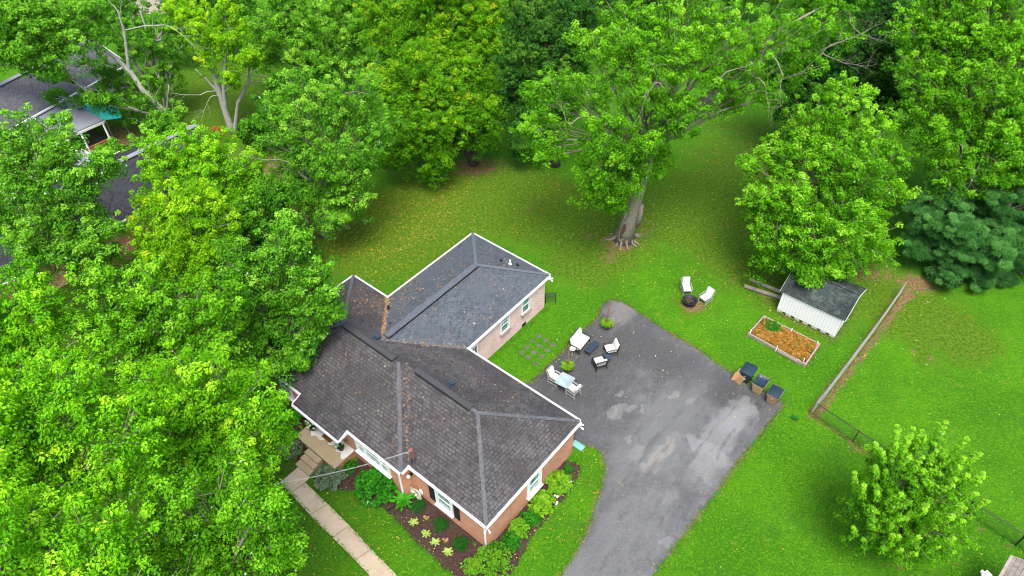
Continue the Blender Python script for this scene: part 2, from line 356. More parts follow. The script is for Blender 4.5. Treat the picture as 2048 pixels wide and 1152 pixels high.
# asphalt with explicit stain patches
def asphaltmat():
    m, t, b = newmat('asphalt'); N = NT(t); ob = N.n('ShaderNodeTexCoord').outputs['Object']
    c = N.mix(N.ss(N.noise(ob, .35, 5, .62), .38, .62), (.046, .049, .050), (.090, .096, .098))
    c = N.mix(N.ss(N.noise(ob, 1.3, 5, .7), .45, .7, 0, .5), c, (.125, .13, .132))
    c = N.mix(N.ss(N.noise(ob, 2.6, 6, .8), .36, .50, .5, 0), c, (.036, .038, .040))
    dx = N.n('ShaderNodeTexNoise'); dx.inputs['Scale'].default_value = 1.4; dx.inputs['Detail'].default_value = 4; N.l(ob, dx.inputs['Vector'])
    sub = N.n('ShaderNodeVectorMath'); sub.operation = 'SUBTRACT'; N.l(dx.outputs['Color'], sub.inputs[0]); sub.inputs[1].default_value = (.5, .5, .5)
    mu = N.n('ShaderNodeVectorMath'); mu.operation = 'SCALE'; N.l(sub.outputs[0], mu.inputs[0]); mu.inputs['Scale'].default_value = 1.1
    ad = N.n('ShaderNodeVectorMath'); ad.operation = 'ADD'; N.l(ob, ad.inputs[0]); N.l(mu.outputs[0], ad.inputs[1]); wob = ad.outputs[0]
    def blob(c, p, rx, ry, ang, col, amt, soft=.25):
        P = at(*p); mp = N.n('ShaderNodeMapping'); mp.vector_type = 'TEXTURE'
        mp.inputs['Location'].default_value = (P[0], P[1], 0); mp.inputs['Rotation'].default_value = (0, 0, ang); mp.inputs['Scale'].default_value = (rx, ry, 1e3)
        N.l(wob, mp.inputs[0]); ln = N.n('ShaderNodeVectorMath'); ln.operation = 'LENGTH'; N.l(mp.outputs[0], ln.inputs[0])
        return N.mix(N.ss(ln.outputs['Value'], 1-soft, 1+soft, amt, 0), c, col)
    va = math.atan2(VV[1], VV[0]); ua = UANG
    dk = (.024, .025, .027); lt = (.185, .19, .19); md = (.100, .105, .108)
    c = blob(c, (1180, 690), 5.5, 3.6, va, dk, .8, .45)
    c = blob(c, (1140, 800), 4.5, 2.6, ua, dk, .6, .5)
    c = blob(c, (1300, 690), 3.5, 1.7, ua, (.060, .056, .056), .6, .4)
    c = blob(c, (1385, 745), 6.0, 1.5, ua, dk, .7, .5)
    c = blob(c, (1480, 800), 3.0, 1.2, ua, dk, .7, .4)
    c = blob(c, (1245, 620), 1.5, .9, va, (.20, .19, .18), .5, .5)
    c = blob(c, (1330, 850), 4.5, 1.4, va, md, .8, .6)
    c = blob(c, (1300, 900), 3.0, 1.6, va, md, .5, .7)
    c = blob(c, (1440, 870), 3.3, .95, va, lt, .65, .22)
    c = blob(c, (1480, 845), 1.6, .8, va, lt, .6, .2)
    c = blob(c, (1418, 900), 1.5, .5, ua, lt, .6, .2)
    for p, r1, r2 in (((1437, 921), .5, .4), ((1414, 945), .5, .42), ((1414, 958), .28, .25), ((1335, 1087), .28, .36), ((1240, 822), .75, .35), ((1225, 825), .45, .3), ((1262, 818), .4, .25), ((1286, 819), .22, .2),
                      ((1492, 800), .45, .38), ((1240, 787), .45, .2), ((1340, 988), .7, .35), ((1272, 908), .6, .4), ((1505, 822), .4, .4), ((1257, 880), .4, .25), ((1380, 805), .3, .2), ((1350, 790), .5, .25)):
        c = blob(c, p, r1, r2, va, (.165, .165, .158), .55, .10)
    c = blob(c, (1318, 915), 1.9, .42, va, (.23, .215, .19), .6, .4)
    c = blob(c, (1190, 1120), 3.5, 1.0, va, md, .6, .6)
    c = blob(c, (1275, 1040), 3.6, 1.5, va, md, .55, .7)
    c = blob(c, (1225, 1000), .28, 3.6, 1.15+math.pi/2-.75, (.05, .05, .055), .45, .6)
    c = blob(c, (1375, 985), .3, 4.2, 1.2, (.055, .055, .06), .5, .7)
    c = blob(c, (1510, 860), .5, 3.5, va+math.pi/2, (.07, .07, .075), .6, .5)
    mp2 = N.n('ShaderNodeMapping'); mp2.vector_type = 'TEXTURE'; mp2.inputs['Rotation'].default_value = (0, 0, va); mp2.inputs['Scale'].default_value = (3.2, .75, 1); N.l(ob, mp2.inputs[0])
    stv = N.noise(mp2.outputs[0], 1.0, 5, .65)
    c = N.mix(N.ss(stv, .36, .50, .50, 0), c, (.036, .038, .041)); c = N.mix(N.ss(stv, .56, .70, 0, .35), c, (.135, .140, .142))
    c = N.mix(N.ss(N.noise(ob, 5.5, 5, .85), .52, .64, 0, .26), c, (.15, .15, .148)); c = N.mix(N.ss(N.noise(ob, .8, 5, .8), .58, .66, 0, .4), c, (.115, .098, .080))
    sp = N.noise(ob, 18, 3, .9)
    c = N.mix(N.ss(sp, .52, .64, 0, .55), c, (.20, .20, .195)); c = N.mix(N.ss(sp, .34, .46, .45, 0), c, (.035, .035, .038))
    # fine cracks
    vo = N.n('ShaderNodeTexVoronoi'); vo.feature = 'DISTANCE_TO_EDGE'; vo.inputs['Scale'].default_value = .42; N.l(wob, vo.inputs['Vector'])
    c = N.mix(N.ss(vo.outputs['Distance'], .0, .012, .40, 0), c, (.045, .045, .045))
    N.l(c, b.inputs['Base Color']); b.inputs['Roughness'].default_value = .8; N.bump(sp, b, .35, .01); return m
M['asphalt'] = asphaltmat()

# ------------------------------------------------------------------ ground sheet
def gauss(X, Y, px, py, r, a=1.0, rx=None):
    P = at(px, py); return a*np.exp(-(((X-P[0])/(rx or r))**2+((Y-P[1])/r)**2))
def build_ground():
    xs = np.concatenate([[-900, -400, -200, -120], np.arange(-72, 72.1, .5), [120, 200, 400, 900]])
    ys = np.concatenate([[-300, -80, -20], np.arange(4, 100.1, .5), [120, 200, 500, 1500]])
    X, Y = np.meshgrid(xs, ys); nx, ny = len(xs), len(ys)
    V = np.stack([X.ravel(), Y.ravel(), np.zeros(X.size)], 1)
    i = np.arange((nx-1)*(ny-1)); a = (i//(nx-1))*nx+i % (nx-1)
    Fc = np.stack([a, a+1, a+nx+1, a+nx], 1)
    me = bpy.data.meshes.new('ground'); me.vertices.add(len(V)); me.vertices.foreach_set('co', V.ravel())
    me.loops.add(Fc.size); me.loops.foreach_set('vertex_index', Fc.ravel().astype(np.int32)); me.polygons.add(len(Fc))
    me.polygons.foreach_set('loop_start', np.arange(0, Fc.size, 4, dtype=np.int32)); me.update(calc_edges=True)
    X = X.ravel(); Y = Y.ravel()
    dry = np.zeros(X.size); dirt = np.zeros(X.size); deep = np.zeros(X.size)
    for g in [(760, 430, 5, .8), (900, 420, 5, .8), (1050, 400, 5, .75), (960, 360, 3, .8), (720, 500, 4, .6), (1150, 440, 4, .65), (1330, 440, 4, .6), (1420, 400, 6, .6), (1480, 470, 4, .6), (1500, 300, 7, .5), (1150, 540, 3, .5), (1215, 520, 2.5, .7),
              (1490, 540, 3, .6), (1560, 600, 2, .6), (1750, 560, 3, .8), (1800, 640, 2.5, .4), (1860, 720, 1.5, .4), (1640, 660, 2.5, .45), (1380, 610, 1.8, .6), (640, 900, 2, .3), (560, 860, 3, .5), (450, 260, 10, .5), (400, 150, 10, .5), (270, 280, 6, .6),
              (860, 1050, 1.5, .35), (720, 990, 1.5, .4), (1170, 960, 1.0, .3), (1190, 1000, .8, .3), (1160, 1060, 1, .35), (520, 700, 5, .6), (820, 500, 3, .5), (1900, 1120, 2, .3), (1890, 640, 3, .7), (1950, 690, 2, .6), (1800, 620, 2, .4), (1640, 600, 3, .5)]: dry += gauss(X, Y, *g)
    for g in [(1245, 486, 1.5, .85), (1215, 520, 1.0, .6), (1290, 450, 1.9, .5), (1180, 470, 1.3, .45), (1100, 330, 1.2, .5), (1430, 470, 1.2, .45), (1470, 560, .9, .5), (740, 520, .9, .45), (948, 335, 1.8, .7), (1000, 330, 2.2, .4), (880, 330, 2, .4), (1380, 612, .75, 1.1), (1405, 610, .7, .5), (1750, 545, 1.6, .55), (1830, 565, 1.4, .6), (1700, 545, 1.4, .5), (1860, 570, 1.4, .45),
              (1060, 420, .8, .6), (880, 400, .7, .5), (1120, 370, .7, .5), (650, 440, 2.0, .8), (540, 330, 3, .8), (560, 440, 4, .6), (240, 280, 4, .8), (600, 620, 2, .5), (690, 590, 1.0, .6), (520, 740, 3, .6), (1535, 590, 1.2, .6), (1590, 640, .8, .5), (1230, 790, .1, .1),
              (1860, 718, .5, .8), (1822, 703, .4, .7), (1890, 640, 1.2, .4), (1955, 690, 1, .35), (690, 450, 1, .4), (770, 480, .7, .4), (1700, 900, .5, .5), (230, 520, 2, .6), (1790, 1125, .9, .5), (800, 330, 3, .5)]: dirt += gauss(X, Y, *g)
    # worn strips along the fences
    def strip(p, q, w, a):
        nonlocal dirt
        P = at(*p)[:2]; Q = at(*q)[:2]; d = Q-P; L2 = d@d; t = np.clip(((X-P[0])*d[0]+(Y-P[1])*d[1])/L2, 0, 1)
        ds = np.hypot(X-P[0]-t*d[0], Y-P[1]-t*d[1]); dirt += a*np.exp(-(ds/w)**2)
    strip((1632, 822), (1812, 590), .55, .85); strip((1625, 835), (1760, 920), .35, .55); strip((1930, 1035), (2040, 1105), .35, .5)
    for g in [(1150, 150, 8, .5), (1650, 130, 9, .6), (1480, 260, 5, .45), (1500, 330, 3, .25), (900, 250, 6, .35), (600, 200, 8, .3), (1700, 350, 6, .5), (300, 850, 9, .8), (150, 650, 9, .8), (300, 1080, 9, .8), (450, 560, 6, .6), (100, 400, 9, .6)]: deep += gauss(X, Y, *g)  # ground painted darker beneath the trees, standing in for their shade
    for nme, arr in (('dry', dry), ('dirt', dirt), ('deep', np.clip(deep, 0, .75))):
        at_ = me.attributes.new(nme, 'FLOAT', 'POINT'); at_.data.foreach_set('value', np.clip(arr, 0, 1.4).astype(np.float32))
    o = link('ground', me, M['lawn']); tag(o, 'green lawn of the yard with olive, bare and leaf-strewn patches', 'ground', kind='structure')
build_ground()

def sheet(name, poly, z, mat, label, uv=False):
    mb = MB(); a = sum(poly[i][0]*poly[(i+1) % len(poly)][1]-poly[(i+1) % len(poly)][0]*poly[i][1] for i in range(len(poly)))
    if a < 0: poly = poly[::-1]
    mb.add([(p[0], p[1], z) for p in poly], [tuple(range(len(poly)))])
    o = mb.build(name, mat); tag(o, label, name.replace('_', ' '), kind='structure'); return o
P2 = lambda l, z=0: [at(x, y, z)[:2] for x, y in l]
drive_px = [(1202, 612), (1214, 602), (1228, 599), (1246.6, 604), (1297, 637), (1335, 663), (1373.5, 684), (1409, 707.6), (1438.5, 729.7), (1468, 747), (1520, 780), (1566, 805), (1568, 810), (1562, 820), (1541.8, 843), (1518, 873), (1500.8, 895), (1469, 935), (1437, 981), (1405.7, 1021.7), (1368, 1070.7), (1339.4, 1108), (1307.7, 1148.5), (1250, 1240), (1020, 1260),
            (1090, 1180), (1123, 1148.5), (1149, 1108), (1169.3, 1070.7), (1182.3, 1039), (1189.5, 1007), (1203, 975), (1209.7, 935), (1201, 908), (1189.5, 897), (1170, 891), (1151, 893)]
hw = [h(.3, 7.6)[:2], h(1.2, 7.6)[:2], h(5.0, 7.6)[:2]]
drive = P2(drive_px)+hw+P2([(1050, 770), (1084, 743), (1128.5, 698.7), (1169.9, 657), (1195, 635)])
inhouse = lambda p: abs((p-F0[:2])@VV[:2]-7.6) < .3 and (p-F0[:2])@UU[:2] < 6
drive = ragged(drive, .10, .035, inhouse)
sheet('driveway', drive, .012, M['asphalt'], 'worn asphalt driveway and parking pad with pale stains and dark sealed areas')
walk = P2([(561, 964.6), (597, 934), (620, 955), (611, 965.5), (656.7, 1009), (697.7, 1050), (742, 1098), (796, 1153), (850, 1215), (790, 1215), (737, 1149), (711.4, 1121.8), (667, 1077.3), (622.5, 1033)])
sheet('walkway', walk, .03, M['walk'], 'tan concrete front walkway leading from the porch steps')
mb = MB()
for p, q in (((583, 985), (613, 964)), ((620, 1030), (656, 1008)), ((666, 1076), (698, 1051)), ((711, 1121), (743, 1098))):
    a, b = at(*p), at(*q); mb.bar((*a[:2], .033), (*b[:2], .033), .03, .004)
tag(mb.build('walkway_joint', plain('joint_dark', (.13, .10, .07), .9)), 'dark expansion joints across the front walkway', 'joint', kind='structure')
bedF = P2([(628, 962), (640, 975), (667, 980), (698, 984), (720, 992), (742, 1004), (768, 1020), (790, 1038), (812, 1064), (834, 1090), (858, 1108), (880, 1130), (905, 1150), (930, 1175), (1000, 1175), (1040, 1120), (1062, 1078), (1085, 1050), (1108, 1020), (1130, 995), (1150, 965), (1162, 945), (1158, 928), (1140, 922)])+[h(.6, 6.6)[:2], h(.6, .6)[:2], h(5.8, .6)[:2], h(9.6, .3)[:2], h(9.7, -.9)[:2]]
sheet('mulch_bed', ragged(bedF, .12, .045, lambda p: (p-F0[:2])@UU[:2] > .1 and (p-F0[:2])@VV[:2] > -.5), .016, M['mulch'], 'dark bark mulch bed wrapping the front and side of the brick house')
bedP = P2([(598, 925), (588, 912), (570, 905), (556, 885), (545, 850), (538, 815), (545, 790), (575, 770)])+[h(18, -.2)[:2], h(13.3, .2)[:2], h(13.3, -1.9)[:2], h(12.3, -2.0)[:2]]
sheet('mulch_bed', ragged(bedP, .12, .05), .017, M['mulch'], 'dark mulch bed left of the porch steps')
# sealed squares drawn on the asphalt
mb = MB()
T3 = lambda x, y: (x/3.388+1040, y/3.388+560)
for quad in ([(790, 375), (835, 405), (805, 440), (755, 410)], [(890, 385), (960, 410), (915, 448), (868, 400)], [(760, 440), (800, 450), (775, 492), (730, 470)], [(860, 450), (930, 490), (900, 530), (840, 480)],
             [(1040, 480), (1085, 515), (1040, 555), (985, 515)], [(900, 505), (945, 535), (925, 560), (875, 530)], [(835, 545), (900, 570), (870, 600), (815, 580)], [(900, 560), (985, 565), (970, 635), (905, 625)], [(940, 440), (1000, 475), (985, 515), (930, 480)]):
    q = [at(*T3(*p)) for p in quad]
    for i in range(4): a, b = q[i], q[(i+1) % 4]; mb.bar((*a[:2], .018), (*b[:2], .018), .045, .003)
for a, b in (((900, 570), (925, 630)), ((925, 560), (900, 620)), ((870, 590), (985, 600)), ((940, 570), (950, 630)), ((960, 575), (970, 620)), ((700, 725), (800, 685))):
    a, b = at(*T3(*a)), at(*T3(*b)); mb.bar((*a[:2], .018), (*b[:2], .018), .035, .003)
tag(mb.build('pavement_marks', plain('scuff_marks', (.088, .087, .086), .9, 0, .35, 8)), 'pale scuffed outlines of squares on the asphalt pad', 'marks', kind='structure')

# ------------------------------------------------------------------ leaves
def leaf_mesh(name, C, Nrm, Dr, Ln, Wd, tint, mat, parent=None, fold=.25):
    n = len(C)
    Nrm = Nrm/(np.linalg.norm(Nrm, axis=1, keepdims=True)+1e-9)
    Dr = Dr-Nrm*(Dr*Nrm).sum(1, keepdims=True); Dr = Dr/(np.linalg.norm(Dr, axis=1, keepdims=True)+1e-9)
    S = np.cross(Nrm, Dr); Ln = np.asarray(Ln).reshape(-1, 1); Wd = np.asarray(Wd).reshape(-1, 1)
    V = np.empty((n, 4, 3)); V[:, 0] = C-Dr*Ln*.5; V[:, 1] = C+S*Wd*.5+Nrm*Wd*fold+Dr*Ln*.05; V[:, 2] = C+Dr*Ln*.5-Nrm*Ln*.12; V[:, 3] = C-S*Wd*.5+Nrm*Wd*fold+Dr*Ln*.05
    V = V.reshape(-1, 3)
    if parent is not None: V = V-root_loc(parent)
    me = bpy.data.meshes.new(name); me.vertices.add(4*n); me.vertices.foreach_set('co', V.ravel())
    me.loops.add(6*n); b = np.arange(n)[:, None]*4
    idx = np.concatenate([b+0, b+1, b+2, b+0, b+2, b+3], 1); idx = idx[:, [0, 2, 1, 3, 5, 4]]
    me.loops.foreach_set('vertex_index', idx.ravel().astype(np.int32)); me.polygons.add(2*n)
    me.polygons.foreach_set('loop_start', np.arange(0, 6*n, 3, dtype=np.int32)); me.update(calc_edges=True)
    a = me.attributes.new('tint', 'FLOAT', 'FACE'); a.data.foreach_set('value', np.repeat(np.clip(tint, 0, 1), 2).astype(np.float32))
    me.polygons.foreach_set('use_smooth', np.zeros(2*n, bool))
    o = bpy.data.objects.new(name, me); COL.objects.link(o); me.materials.append(mat)
    if parent is not None: o.parent = parent
    return o
def rdir(n, zmin=-1):
    v = RNG.normal(size=(n, 3)); v /= np.linalg.norm(v, axis=1, keepdims=True)
    if zmin > -1: v[:, 2] = np.where(v[:, 2] < zmin, -v[:, 2], v[:, 2])
    return v
def tufts_to_leaves(T, R, tt, per, ll=.24, flat=.8, droop=.5, rough=.75, shell=.45):
    n = len(T); k = RNG.poisson(per, n)+3; idx = np.repeat(np.arange(n), k); m = len(idx)
    d = rdir(m); rad = (shell+(1-shell)*RNG.random(m))
    off = d*rad[:, None]*R[idx][:, None]; off[:, 2] *= flat
    C = T[idx]+off
    up_ = np.array([0, 0, 1.])
    Nn = up_*.75+d*.65+RNG.normal(size=(m, 3))*rough*.6
    Dr = d*1.0-up_*droop+RNG.normal(size=(m, 3))*.35
    L = ll*(.7+.6*RNG.random(m)); tint = tt[idx]+RNG.normal(size=m)*.09+off[:, 2]/R[idx]*.10  # tint painted lighter on tuft tops, darker on their undersides
    return C, Nn, Dr, L, L*(.5+.25*RNG.random(m)), tint
def quad_bezier(a, b, c, n):
    t = np.linspace(0, 1, n)[:, None]; return (1-t)**2*a+2*t*(1-t)*b+t*t*c
NTREE = [0]
def tree(name, label, cat, base, lobes, mat='maple', bark='bark', dens=1.0, leaf=.175, tuft=.44, trunk_r=.35, tintb=.45, tipt=.12, group=None, fork=.35, palebr=0, tufts_per=44, rise=.0, hang=0.0, Y0=None, extra=None, spec=.004, flat=.8, droop=.5, mainpts=None, grow=1.0, skirt=.8, shoots=0, wr=None):
    """lobes: (px,py,dy,rpx) placed at world Y = base Y + dy"""
    base = np.asarray(base, float)
    NTREE[0] += 1
    root = thing(name, base, label, cat, group)
    L = []
    for (px, py, dy, rp) in lobes:
        P = at_y(px, py, (Y0 or base[1])+dy); r = rp*depth(P)/FPX*grow; L.append((P, r))
    sk = MB()
    cen = np.mean([p for p, r in L], axis=0); zmin = min(p[2]-r*.3 for p, r in L)
    fz = max(1.2, zmin*fork+(cen[2])*.22); ftop = base+(cen-base)*[.25, .25, 0]+[0, 0, 0]; ftop[2] = fz
    if mainpts is not None: sk.tube(mainpts[0], mainpts[1], 9); ftop = np.asarray(mainpts[0][-1], float); 
    else:
        pts = quad_bezier(base, (base*.6+ftop*.4)+[0, 0, fz*.15], ftop, 6); rr = [trunk_r*(1.5, 1.1, .95, .88, .82, .76)[i] for i in range(6)]; sk.tube(pts, rr, 9)
    Ts = []; Rs = []; TT = []
    for P, r in L:
        lt = random.gauss(0, .05)
        tgt = P-[0, 0, r*.35]; a = ftop; mid = (a*.55+tgt*.45)+np.array([0, 0, .12*np.linalg.norm((tgt-a)[:2])])+RNG.normal(size=3)*.3
        lp = quad_bezier(a, mid, tgt, 7); r0 = min(trunk_r*.6, .07+.045*r)
        sk.tube(lp, list(np.linspace(r0, .05, 7)), 5, False)
        nb = max(6, int(4.6*r*r*dens)); D = rdir(nb, -.35); D[:, 2] = D[:, 2]*.85+.08
        for i in range(nb):
            st = lp[random.choice((3, 4, 5, 6))]; ln = r*random.uniform(.62, 1.28); e = P+D[i]*ln*np.array([1, 1, .85])+[0, 0, rise]
            m2 = (st+e)/2+[0, 0, .12*ln]; e = e-[0, 0, hang*ln*random.random()]
            bp = quad_bezier(st, m2, e, 5)
            sk.tube(bp, [.035, .03, .024, .018, .01], 3, False)
            bt = tintb+lt+random.gauss(0, .12)+.16*(D[i][2]-.3)  # upward boughs painted lighter, as if better lit
            k = random.choice((3, 4, 4, 5))
            for j in range(k):
                t = 1-.17*j*random.uniform(.7, 1.2)/max(1, r/2.2)
                q = (1-t)**2*st+2*t*(1-t)*m2+t*t*e
                lat = RNG.normal(size=3)*[1, 1, .5]*(.10+.22*min(j, 2))
                Ts.append(q+lat*min(1, r/1.6)); Rs.append(tuft*random.uniform(.6, 1.1)*(.72 if j == 0 else 1)); TT.append(bt+(tipt if j == 0 else 0)+random.gauss(0, .04))
        ni = int(nb*.8)      # inner, sparser foliage, tinted darker as painted shade
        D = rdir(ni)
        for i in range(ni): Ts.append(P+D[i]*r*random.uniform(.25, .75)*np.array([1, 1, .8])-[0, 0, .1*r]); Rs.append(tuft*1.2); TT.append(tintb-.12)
    for P, r in L:           # upright leading shoots
        for i in range(int(shoots*r)):
            D = rdir(1, .1)[0]; q = P+D*r*np.array([.95, .95, .85]); d = D*.45+np.array([0, 0, .9]); hgt_ = random.uniform(.5, 1.1)
            sk.tube([q-d*.3, q+d*hgt_], [.02, .008], 3, False)
            for j in range(5): Ts.append(q+d*hgt_*j/4); Rs.append(.20-.022*j); TT.append(tintb+.05+.11*j)
    for P, r in L:           # lower foliage tinted darker, painted shade that gives the crown depth
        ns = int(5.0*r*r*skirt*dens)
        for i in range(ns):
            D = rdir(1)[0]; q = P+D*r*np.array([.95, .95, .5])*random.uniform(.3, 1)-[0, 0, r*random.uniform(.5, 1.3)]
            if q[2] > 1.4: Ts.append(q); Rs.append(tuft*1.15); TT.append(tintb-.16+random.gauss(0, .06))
    Ts = np.array(Ts); Rs = np.array(Rs); TT = np.array(TT)
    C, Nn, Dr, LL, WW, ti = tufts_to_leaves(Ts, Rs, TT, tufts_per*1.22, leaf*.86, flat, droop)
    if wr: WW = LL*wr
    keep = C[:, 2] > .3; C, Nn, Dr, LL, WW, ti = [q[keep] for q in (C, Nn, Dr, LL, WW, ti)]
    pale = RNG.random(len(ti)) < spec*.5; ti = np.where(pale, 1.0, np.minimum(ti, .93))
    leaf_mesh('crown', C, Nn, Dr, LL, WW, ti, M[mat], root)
    if extra: extra(sk)
    sk.build('trunk', M[bark], root, smooth=True)
    return root
def dead_branch(sk, p0, d, ln, r=.05, lvl=2):
    r = r*.75
    p0 = np.asarray(p0, float); d = np.asarray(d, float); d = d/np.linalg.norm(d); pts = [p0]; q = p0
    n = 4
    for i in range(n):
        d = d+RNG.normal(size=3)*.16; d /= np.linalg.norm(d); q = q+d*ln/n; pts.append(q)
    sk.tube(pts, list(np.linspace(r, r*.35, n+1)), 4, False)
    if lvl > 0:
        for i in range(1, n+1):
            for s in range(1 if lvl < 2 else random.choice((1, 2))):
                dead_branch(sk, pts[i], d+RNG.normal(size=3)*.75, ln*.45, r*.45, lvl-1)
B = lambda px, py: at(px, py, 0)
def deads(lst):
    def f(sk):
        pool = np.array(sk.v)
        for px, py, Y, dx, dz, ln in lst:
            P = at_y(px, py, Y); near = pool[np.argmin(((pool-P)**2).sum(1))]
            sk.tube([near, (near+P)/2+[0, 0, .15], P], [.045, .042, .038], 4, False); dead_branch(sk, P, (dx, -.2, dz), ln, .036)
    return f
def maintrunk(pxs, Y, rads):
    return [at_y(x, y, Y[i] if isinstance(Y, (list, tuple)) else Y) for i, (x, y) in enumerate(pxs)], rads

# --- tree list
b1 = B(1248, 478); Y1 = b1[1]
mp = maintrunk([(1248, 480), (1258, 440), (1272, 400), (1288, 350), (1300, 300)], [Y1, Y1, Y1, Y1, Y1+.3], [.90, .56, .46, .40, .32])
def x1(sk):
    for k in range(13):
        a = k*.483+random.uniform(-.15, .15); d = np.array([math.cos(a), math.sin(a), 0]); s_ = np.array([-d[1], d[0], 0])*random.uniform(-.35, .35); L_r = random.uniform(.95, 1.6)
        sk.tube([b1+d*.3+[0, 0, 1.1], b1+d*.62+[0, 0, .42], b1+d*(L_r*.65)+s_*.4+[0, 0, .08], b1+d*L_r+s_+[0, 0, -.04]], [.24, .17, .10, .04], 6, False)
    for q in range(7):
        a = random.uniform(3.4, 6.2); d = np.array([math.cos(a), math.sin(a), 0]); sk.tube([b1+d*.62, b1+d*.56+[0, 0, 1.0], b1+d*.42+[0.1, 0, 2.2], b1+d*.35+[.3, 0, 3.4]], [.16, .14, .10, .05], 5, False)
    # hollow in the front of the trunk, ringed by a healed lip
    hc = b1+np.array([-.30, -.62, 1.25]); ring = [hc+np.array([.24*math.cos(t)+.10*math.sin(t), .10*math.sin(t)*.9-.03, .85*math.sin(t)]) for t in np.linspace(0, 6.283, 17)]
    sk.tube(ring, .045, 6, False)
    # broken stub and long right limb
    sk.tube([at_y(1272, 452, Y1-.1), at_y(1280, 432, Y1-.2), at_y(1284, 410, Y1-.2)], [.24, .19, .13], 8)
    sk.tube([at_y(1296, 320, Y1), at_y(1330, 260, Y1), at_y(1370, 225, Y1), at_y(1410, 196, Y1), at_y(1455, 170, Y1+.5), at_y(1560, 60, Y1+2), at_y(1650, 10, Y1+3)], [.34, .3, .27, .24, .2, .13, .05], 7, False)
    sk.tube([at_y(1300, 300, Y1), at_y(1308, 230, Y1+.3), at_y(1314, 180, Y1+1), at_y(1320, 150, Y1+1.5)], [.3, .24, .18, .08], 7, False)
    deads([(1140, 250, Y1-3, -.6, .5, 1.6), (1310, 165, Y1-2, -.6, -.5, 3.0), (1290, 190, Y1-2, .2, .7, 2), (1650, 110, Y1+1, .9, -.3, 2.8), (1660, 90, Y1+1, .9, .1, 3.0), (1700, 45, Y1+2, .6, -.6, 2.5), (1565, 150, Y1-1, .1, -.9, 2.0), (1530, 170, Y1-1, .3, -1, 2.0), (1215, 250, Y1-3, -.5, .5, 1.5), (1465, 140, Y1-2, .9, .1, 1.6)])(sk)
T1r = tree('maple_tree', 'huge spreading maple with a gnarled hollow grey trunk standing in the open back yard', 'tree', b1,
     [(1095, 265, -2, 58), (1150, 190, 0, 70), (1080, 190, 0, 45), (1210, 270, -3, 70), (1215, 340, -4, 52), (1238, 390, -3.2, 36), (1170, 360, -4, 40), (1198, 390, -4, 34), (1262, 345, -2.5, 34), (1330, 315, 1, 28), (1275, 300, -3, 36), (1310, 270, -2, 36), (1252, 378, -2.8, 34), (1282, 345, -1.8, 30), (1222, 408, -3, 26), (1290, 190, 0, 75), (1265, 100, 2, 70), (1355, 110, 0, 80), (1360, 225, -2, 48), (1455, 75, 1, 78), (1510, 135, 0, 55), (1400, 25, 4, 70), (1580, 60, 2, 62), (1655, 35, 3, 50), (1185, 95, 3, 48), (1610, 130, 1, 40), (1290, 290, -3, 42), (1545, 190, 0, 28), (1430, 170, -1, 45), (1080, 310, -3, 28), (1690, 70, 3, 35), (1320, 40, 4, 55), (1470, 205, 1, 26), (1240, 30, 5, 50)],
     'maple', dens=.88, skirt=.45, trunk_r=.45, tintb=.50, extra=x1, mainpts=mp, spec=.006, hang=.12)
hv = MB(); hc = b1+np.array([-.30, -.64, 1.25]); hv.add([hc]+[hc+np.array([(.13+.05*math.sin(3*t))*math.cos(t)+.08*math.sin(t), .06*math.sin(t), (.62+.08*math.cos(5*t))*math.sin(t)]) for t in np.linspace(0, 6.283, 17)[:-1]], [(0, (i+1) % 16+1, i+1) for i in range(16)]); hv.build('trunk_hollow', M['rust'], T1r)
b2 = B(1668, 520)
tree('maple_tree', 'broad bright green maple overhanging the small dark roofed shed', 'tree', b2,
     [(1640, 470, -4, 58), (1560, 470, -3, 52), (1590, 400, -2, 66), (1680, 430, -3, 66), (1735, 480, -2, 55), (1515, 400, -1, 42), (1620, 310, 1, 74), (1700, 330, 0, 72), (1755, 390, 0, 52), (1640, 225, 3, 58), (1705, 215, 3, 60), (1765, 255, 3, 48), (1560, 310, 2, 48), (1790, 320, 2, 38), (1505, 320, 1, 32), (1610, 530, -4, 34), (1690, 525, -4, 36), (1530, 520, -3, 28), (1765, 510, -2, 32), (1640, 560, -5, 20), (1612, 552, -5, 22), (1668, 545, -5, 20), (1590, 530, -4, 24), (1680, 170, 4, 30), (1600, 250, 3, 40)],
     'maple', dens=1.1, trunk_r=.38, tintb=.53, tipt=.14, spec=.005, hang=.1)
b3 = B(1960, 440)
tree('maple_tree', 'tall dense maple filling the upper right corner above the pine', 'tree', b3,
     [(1900, 80, 3, 85), (1985, 60, 3, 90), (1850, 150, 1, 60), (1940, 170, 0, 85), (2025, 190, 0, 85), (1880, 250, -1, 60), (1960, 280, -2, 75), (2040, 300, -2, 65), (1835, 60, 4, 55), (1905, 340, -3, 45), (2000, -20, 5, 85), (2100, 100, 2, 90), (2100, 260, 0, 80), (1845, 215, 0, 40), (1990, 350, -3, 45), (2050, 370, -3, 40), (1900, -10, 5, 70)],
     'maple', dens=1.15, trunk_r=.4, tintb=.50, extra=deads([(1900, 330, b3[1]-3, .2, -.8, 2), (1925, 300, b3[1]-3, .3, -1, 3), (1950, 330, b3[1]-3, 0, -1, 3), (1965, 320, b3[1]-3, -.4, -.8, 2)]), hang=.1)
b4 = B(1965, 545)
